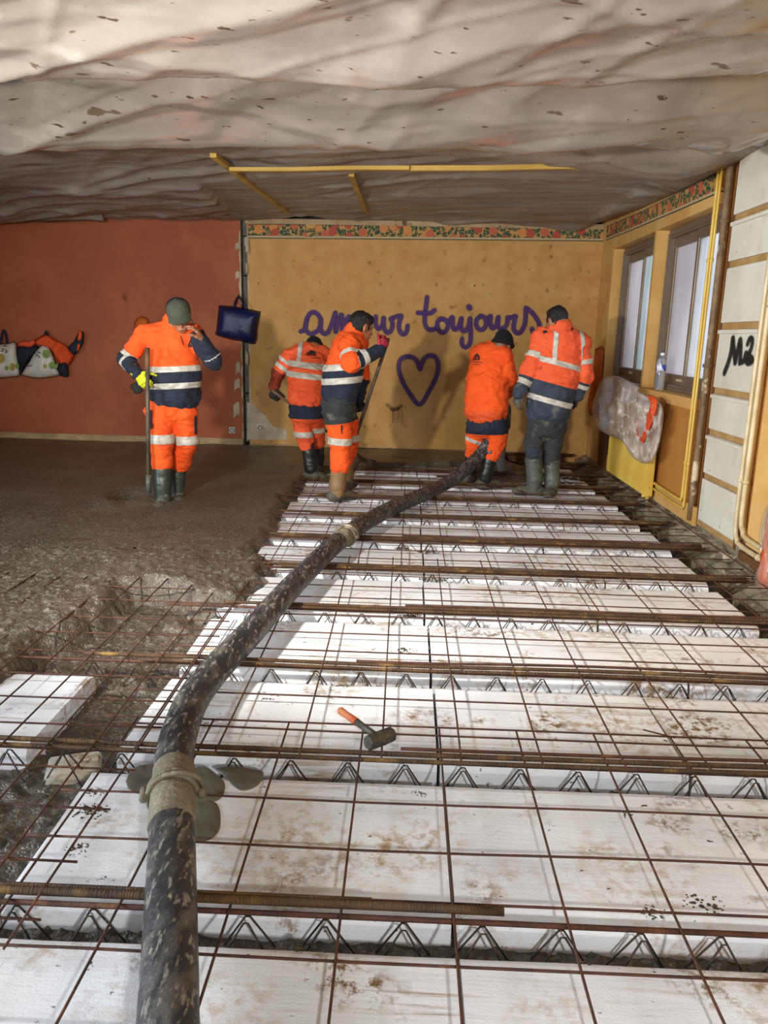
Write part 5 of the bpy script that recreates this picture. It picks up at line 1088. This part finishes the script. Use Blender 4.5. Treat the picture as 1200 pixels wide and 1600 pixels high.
part('work_glove', hand_prims(wL_, Pt(511, 660, Y0+.52)-wL_, np.array([-.5, .8, 0]), np.array([-.8, -.3, 0.]), 1.1, .75, .1, .7), 'glove_black', W2, .005, .008, .001, (30, 30, 30), 3)
rk = empty('rake', onz(575, 722, 0)); tag(rk, 'concrete rake with reddish wooden handle held by the bent worker', 'rake')
ra0, ra1 = Pt(424, 609, Y0+.05), onz(572, 720, .03); tube('rake_handle', [ra0, ra0*.5+ra1*.5, ra1], .014, 'handle_wood', rk, 8)
dd_ = nv((ra1-ra0)*[1, 1, 0]); ss_ = np.array([-dd_[1], dd_[0], 0]); V = []
for u in (-.16, .16):
    for (a_, z_) in ((-.006, .05), (.006, .05), (.02, -.02), (.006, -.02)): V.append(ra1+ss_*u+dd_*a_+Z_*(z_-.02))
mesh('rake_blade', V, [(0, 1, 2, 3), (7, 6, 5, 4), (0, 4, 5, 1), (1, 5, 6, 2), (2, 6, 7, 3), (3, 7, 4, 0)], 'tool_steel', rk)

# ------------------------------------------------------------------ worker with red glove, dark hair
Y0 = 6.62
W3 = person('dark haired worker in tan boots and red glove, leaning on a shovel, side on', onz(530, 780, -.03))
sw = nv([.45, -.85, 0]); fwd = nv([.85, .45, 0])
sR, sL = Pt(546, 540, Y0-.10), Pt(560, 536, Y0+.22); eR, wR_ = Pt(549, 566, Y0-.24), Pt(593, 548, Y0-.12); eL, wL_ = Pt(566, 588, Y0+.30), Pt(561, 628, Y0+.26)
pj = [('e', Pt(547, 540, Y0+.05), Pt(535, 585, Y0+.02), (.175, .135), (.185, .155), sw), ('e', Pt(535, 585, Y0+.02), Pt(530, 615, Y0), (.185, .155), (.18, .150), sw), ('c', sR, eR, .085, .078), ('c', eR, wR_, .072, .047), ('c', sL, eL, .075, .065), ('c', eL, wL_, .06, .046), ('c', sR, sL, .085, .08), ('c', Pt(549, 528, Y0+.05), Pt(555, 515, Y0+.03), .090, .083)]
cyl = nv([.12, 0, -1])
zones = [hz({0, 1}, 570, 650, 'navy_hem', 'navy', 0, 533, Y0-.1, .10), hz({0, 1}, 569, 579, 'reflective_band', 'reflective', .005, 533, Y0-.1, .10), hz({0, 1}, 590, 600, 'reflective_band', 'reflective', .005, 533, Y0-.1, .10),
         band({3}, eR, wR_, .10, 3, 'navy_sleeve', 'navy', 0), band({2}, sR, eR, .60, .80), band({3}, eR, wR_, .0, .16), band({3}, eR, wR_, .34, .52), band({5}, eL, wL_, -.3, 3, 'navy_sleeve', 'navy', 0)]
j3 = garment('sweatshirt', pj, 'orange_knit', W3, zones, seed=22, wr_=.009)
cam_decal('back_lettering', [[(511, 545), (514, 540), (515, 541), (512, 547)], [(509, 551), (513, 549), (513, 551), (510, 553)]], j3, 'logo_dark', j3)
hipR, hipL = Pt(526, 643, Y0-.05), Pt(540, 643, Y0+.12); kR, kL = Pt(532, 686, Y0-.08), Pt(545, 682, Y0+.25); bR, bL = Pt(531, 729, Y0-.10), Pt(543, 716, Y0+.35)
pt = [('e', Pt(529, 622, Y0), Pt(529, 642, Y0+.02), (.165, .135), (.165, .140), sw), ('c', hipR, kR, .105, .092), ('c', kR, bR, .092, .078), ('c', hipL, kL, .10, .085), ('c', kL, bL, .085, .07)]
zones = [hz({0, 1, 3}, 600, 662, 'navy_seat', 'charcoal', 0, 528, Y0-.1, .12), hz({1, 2}, 685, 696, 'reflective_band', 'reflective', .005, 531, Y0-.15, -.05), hz({3, 4}, 680, 690, 'reflective_band', 'reflective', .005, 545, Y0+.2)]
t3 = garment('work_trousers', pt, 'orange_knit', W3, zones, seed=23, wr_=.010, freq=(9, 9, 24))
cam_decal('waistband', [[(502, 621), (530, 625), (530, 628), (502, 624)], [(539, 626), (549, 628), (549, 632), (539, 630)]], t3, 'hi_vis_orange', t3, .010)
cam_decal('thigh_pocket', [[(533, 643), (555, 650), (556, 682), (535, 679)]], t3, 'hi_vis_orange', t3, .010); cam_decal('pocket_trim', [[(532, 664), (534, 664), (535, 680), (533, 678)]], t3, 'logo_dark', t3, .012); cam_decal('brand_tag', [[(523, 622), (527, 622), (527, 626), (523, 626)]], t3, 'reflective', t3, .012)
boot(W3, bR+[0, 0, .04], Pt(527, 768, Y0-.10), np.array([*onz(553, 780, -.05)[:2], -.05]), 'boot_tan', 'boot_mud', .073, .062)
boot(W3, bL+[0, 0, .04], Pt(542, 748, Y0+.40), np.array([*onz(558, 758, -.05)[:2], -.05]), 'boot_tan', 'boot_mud', .068, .058)
nk = Pt(553, 520, Y0+.05); wa = Pt(531, 612, Y0); core = [('c', nk, wa, .09, .11), ('c', sR, eR, .04, .04), ('c', eR, wR_, .035, .028), ('c', sL, eL, .04, .04), ('c', eL, wL_, .035, .028), ('c', wa, hipR, .1, .07), ('c', wa, hipL, .1, .07), ('c', hipR, kR, .055, .045), ('c', kR, bR, .045, .04), ('c', bR, Pt(527, 768, Y0-.10), .04, .03), ('c', hipL, kL, .055, .045), ('c', kL, bL, .045, .04), ('c', bL, Pt(542, 748, Y0+.40), .04, .03), ('c', nk, sR, .05, .04), ('c', nk, sL, .05, .04)]
b3, f3, A3_ = make_head(W3, Pt(565, 510, Y0+.05), nv([.22, .1, .95]), nv([.75, .55, -.32]), nk, 'skin', 1.0, core); hair(b3, f3, A3_, 'hair_black', 1.0, 5)
part('work_glove', hand_prims(wR_, Pt(603, 533, Y0-.10)-wR_, np.array([.3, .8, -.3]), np.array([-.2, -.5, 1.]), 1.08, .8, .1, .5), 'glove_red', W3, .0048, .008, .001, (30, 30, 30), 3)
part('work_glove', hand_prims(wL_, Pt(562, 640, Y0+.20)-wL_, np.array([.2, -.9, 0]), np.array([.9, 0, .3]), 1.08, .8, .1, .6), 'glove_black', W3, .0048, .008, .001, (30, 30, 30), 3)
sh = empty('shovel', onz(548, 735, -.02)); tag(sh, 'long handled shovel held upright by the worker with the red glove', 'shovel')
s0, s1 = Pt(607, 529, Y0-.04), Pt(546, 712, Y0+.30); tube('shovel_handle', [s0, s0*.5+s1*.5, s1], .0155, 'tool_steel', sh, 10)
dv = nv(s1-s0); sv = nv(np.cross(dv, [0, 1, 0])); V = []
for i in range(6):
    for j in range(7):
        u, v = (j-3)/3, i/5; V.append(s1+dv*(.26*v)+sv*u*(.10*(1-.45*v**3))+np.array([0, 1, 0])*.03*u*u)
o = mesh('shovel_blade', V, grid(6, 7), 'tool_steel', sh, True); o.modifiers.new('thickness', 'SOLIDIFY').thickness = .004

# ------------------------------------------------------------------ worker guiding the hose, beanie
Y0 = 7.28
W4 = person('stooping worker in black beanie and plain orange sweatshirt guiding the hose end', onz(758, 764, -.03))
sw = nv([.93, -.36, 0]); sR, sL = Pt(786, 556, Y0-.02), Pt(748, 552, Y0+.14); eR, wR_ = Pt(797, 592, Y0-.02), Pt(792, 615, Y0+.16); eL, wL_ = Pt(752, 600, Y0+.35), Pt(784, 630, Y0+.34)
pj = [('e', Pt(767, 556, Y0+.08), Pt(762, 600, Y0+.01), (.185, .13), (.205, .165), sw), ('e', Pt(762, 600, Y0+.01), Pt(759, 640, Y0-.01), (.205, .165), (.205, .155), sw), ('c', sR, eR, .074, .068), ('c', eR, wR_, .062, .048), ('c', sL, eL, .074, .066), ('c', eL, wL_, .06, .048), ('c', sR, sL, .08, .08), ('c', Pt(775, 550, Y0+.06), Pt(780, 542, Y0+.06), .078, .068)]
j4 = garment('sweatshirt', pj, 'orange_knit', W4, [hz({1}, 641, 660, 'ribbed_hem', 'hi_vis_orange', .004, 760, Y0-.1, .08)], seed=32, wr_=.009)
cam_decal('back_logo', [[(739, 563), (742, 556), (746, 552), (750, 557), (750, 563)]], j4, 'logo_dark', j4); cam_decal('back_logo', [[(742, 561), (745, 557), (748, 558), (748, 562)]], j4, 'logo_red', j4, .006); cam_decal('logo_lettering', [[(738, 564.5), (754, 566), (754, 567.5), (738, 566)], [(740, 569), (750, 569.5), (750, 570.3), (740, 570)]], j4, 'logo_dark', j4)
hipR, hipL = Pt(776, 668, Y0), Pt(746, 668, Y0+.05); kR, kL = Pt(775, 690, Y0+.03), Pt(742, 690, Y0+.14); bR, bL = Pt(768, 712, Y0), Pt(738, 708, Y0+.18)
pt = [('e', Pt(759, 648, Y0), Pt(760, 664, Y0), (.17, .125), (.18, .130), sw), ('c', hipR, kR, .105, .092), ('c', kR, bR, .09, .076), ('c', hipL, kL, .10, .088), ('c', kL, bL, .086, .072)]
zones = [hz({0, 1, 3}, 620, 680, 'navy_seat', 'navy', 0, 758, Y0-.1, .04), hz({3, 4}, 688, 694, 'reflective_band', 'reflective', .005, 742, Y0, -.35)]
t4 = garment('work_trousers', pt, 'orange_knit', W4, zones, seed=33, wr_=.010)
cam_decal('side_panel', [[(768, 670), (786, 671), (785, 695), (770, 690)], [(727, 676), (747, 680), (747, 690), (727, 688)]], t4, 'hi_vis_orange', t4, .009); cam_decal('waistband', [[(729, 645), (755, 650), (755, 653), (729, 650)], [(770, 649), (779, 647), (780, 651), (771, 654)]], t4, 'hi_vis_orange', t4, .012)
cam_decal('drawstring', [[(756, 652), (757.3, 652), (739, 675), (738, 674.5)], [(762, 652), (763.2, 652), (755, 683), (754, 682.5)]], t4, 'reflective', t4, .012)
boot(W4, bR+[0, 0, .05], Pt(757, 752, Y0-.01), np.array([*onz(779, 763, -.05)[:2], -.05]), 'boot_black', 'boot_mud', .066, .058)
boot(W4, bL+[0, 0, .05], Pt(733, 742, Y0+.26), np.array([*onz(748, 748, -.05)[:2], -.05]), 'boot_black', 'boot_mud', .064, .056)
nk = Pt(777, 548, Y0+.06); wa = Pt(760, 636, Y0); core = [('c', nk, wa, .09, .12), ('c', sR, eR, .04, .04), ('c', eR, wR_, .035, .028), ('c', sL, eL, .04, .04), ('c', eL, wL_, .035, .028), ('c', wa, hipR, .1, .07), ('c', wa, hipL, .1, .07), ('c', hipR, kR, .055, .045), ('c', kR, bR, .045, .04), ('c', bR, Pt(757, 752, Y0-.01), .04, .03), ('c', hipL, kL, .055, .045), ('c', kL, bL, .045, .04), ('c', bL, Pt(733, 742, Y0+.26), .04, .03), ('c', nk, sR, .05, .04), ('c', nk, sL, .05, .04)]
b4, f4, A4_ = make_head(W4, Pt(786, 541, Y0+.06), nv([.12, .15, .97]), nv([.6, .72, -.35]), nk, 'skin_dark', 1.0, core); beanie(b4, f4, A4_)
part('work_glove', hand_prims(wR_, Pt(789, 632, Y0+.22)-wR_, np.array([-.9, .3, 0]), np.array([0, .8, .6]), 1.05, .7, .1, .6), 'glove_grey', W4, .005, .008, .001, (30, 30, 30), 3)
part('work_glove', hand_prims(wL_, Pt(792, 640, Y0+.30)-wL_, np.array([.3, -.9, 0]), np.array([0, -.3, .9]), 1.05, .7, .1, .6), 'glove_grey', W4, .005, .008, .001, (30, 30, 30), 3)

# ------------------------------------------------------------------ tall worker, striped jacket, back turned
Y0 = 7.02
W5 = person('tall worker in dirty orange jacket with navy hem and grey rubber boots, back turned', onz(845, 774, -.03))
sw = nv([1, -.1, -.08]); sL, sR = Pt(846, 528, Y0+.03), Pt(908, 535, Y0+.02); eL, wL_ = Pt(827, 580, Y0-.02), Pt(811, 614, Y0-.05); eR, wR_ = Pt(914, 588, Y0), Pt(902, 618, Y0+.02)
pj = [('e', Pt(876, 533, Y0+.02), Pt(866, 590, Y0), (.20, .14), (.205, .16), sw), ('e', Pt(866, 590, Y0), Pt(856, 642, Y0), (.205, .16), (.195, .16), sw), ('c', sL, eL, .082, .072), ('c', eL, wL_, .070, .054), ('c', sR, eR, .078, .068), ('c', eR, wR_, .066, .052), ('c', sL, sR, .082, .082), ('c', Pt(876, 520, Y0), Pt(876, 512, Y0), .105, .098)]
ax = nv([-.16, 0, -1.]); ax2 = nv([-.24, 0, -1.])
def hz5(ids, y0, y1, nm, m, lift): return (set(ids), Pt(866, y0, Y0-.15), ax2, Pt(866, y1, Y0-.15), ax2, nm, m, lift)
zones = [hz5({0, 1}, 600, 690, 'navy_hem', 'navy_dirty', 0), hz5({0, 1}, 561, 570, 'reflective_band', 'reflective', .005), hz5({0, 1}, 624, 633, 'reflective_band', 'reflective', .005),
         (set({0, 6}), Pt(859, 560, Y0), nv([1, 0, -.02]), Pt(866, 560, Y0), nv([1, 0, -.02]), 'shoulder_strap', 'reflective', .0045, (Pt(866, 565, Y0), -ax2)), (set({0, 6}), Pt(906, 560, Y0), nv([1, 0, .12]), Pt(912, 560, Y0), nv([1, 0, .12]), 'shoulder_strap', 'reflective', .0045, (Pt(866, 565, Y0), -ax2)),
         band({2}, sL, eL, .45, .62), band({2, 3}, sL, eL, 1.18, 4, 'navy_cuff', 'navy_dirty', 0), (set({3}), eL+(wL_-eL)*.28, nv(wL_-eL), wL_+(wL_-eL), nv(wL_-eL), 'navy_cuff', 'navy_dirty', 0), band({3}, eL, wL_, .38, .62),
         band({4}, sR, eR, .52, .66), (set({5}), eR+(wR_-eR)*.30, nv(wR_-eR), wR_+(wR_-eR), nv(wR_-eR), 'navy_cuff', 'navy_dirty', 0), band({5}, eR, wR_, .42, .62)]
j5 = garment('hi_vis_jacket', pj, 'orange_dirty', W5, zones, seed=42, wr_=.010)
cam_decal('collar_tab', [[(890, 516), (893, 512), (896, 513), (895, 517)]], j5, 'logo_dark', j5); cam_decal('mud_stain', [[(847, 518), (853, 516), (857, 519), (850, 522)]], j5, 'logo_dark', j5)
hipL, hipR = Pt(841, 662, Y0), Pt(868, 664, Y0+.02); kL, kR = Pt(833, 695, Y0-.02), Pt(862, 695, Y0+.03); bL, bR = Pt(834, 720, Y0), Pt(862, 722, Y0+.05)
pt = [('e', Pt(856, 646, Y0), Pt(855, 664, Y0), (.17, .125), (.175, .125), sw), ('c', hipL, kL, .10, .082), ('c', kL, bL, .082, .07), ('c', hipR, kR, .098, .082), ('c', kR, bR, .082, .07)]
t5 = garment('work_trousers', pt, 'charcoal', W5, [], seed=43, wr_=.009)
cam_decal('thigh_pocket', [[(816, 656), (829, 660), (830, 672), (816, 669)], [(815, 684), (832, 688), (830, 697), (815, 694)]], t5, 'navy_dirty', t5, .010); cam_decal('knee_patch', [[(824, 700), (846, 702), (846, 714), (824, 712)]], t5, 'navy_dirty', t5, .009)
boot(W5, bL+[0, 0, .0], Pt(835, 758, Y0), np.array([*onz(807, 773, -.05)[:2], -.05]), 'boot_grey', 'boot_mud', .078, .064)
boot(W5, bR+[0, 0, .0], Pt(862, 760, Y0+.03), np.array([*onz(857, 778, -.05)[:2], -.05]), 'boot_grey', 'boot_mud', .074, .06)
nk = Pt(875, 508, Y0); wa = Pt(857, 636, Y0); core = [('c', nk, wa, .09, .12), ('c', sR, eR, .04, .04), ('c', eR, wR_, .035, .028), ('c', sL, eL, .04, .04), ('c', eL, wL_, .035, .028), ('c', wa, hipR, .1, .07), ('c', wa, hipL, .1, .07), ('c', hipR, kR, .055, .045), ('c', kR, bR, .045, .04), ('c', bR, Pt(862, 760, Y0+.03), .04, .03), ('c', hipL, kL, .055, .045), ('c', kL, bL, .045, .04), ('c', bL, Pt(835, 758, Y0), .04, .03), ('c', nk, sR, .05, .04), ('c', nk, sL, .05, .04)]
b5, f5, A5_ = make_head(W5, Pt(869, 501, Y0+.03), nv([-.05, .12, .97]), nv([-.45, .8, -.3]), nk, 'skin', 1.0, core); hair(b5, f5, A5_, 'hair_black', 1.0, 8)
part('bare_hand', hand_prims(wL_, Pt(806, 634, Y0-.04)-wL_, np.array([.7, .5, 0]), np.array([.5, -.6, -.3]), 1.02, .40, .12, .5), 'glove_grey', b5, .0048, .008, 0)
part('work_glove', hand_prims(wR_, Pt(894, 640, Y0+.02)-wR_, np.array([-.7, .5, 0]), np.array([-.3, .8, 0]), 1.1, .45, .12, .5), 'glove_black', W5, .005, .008, .001, (30, 30, 30), 3)
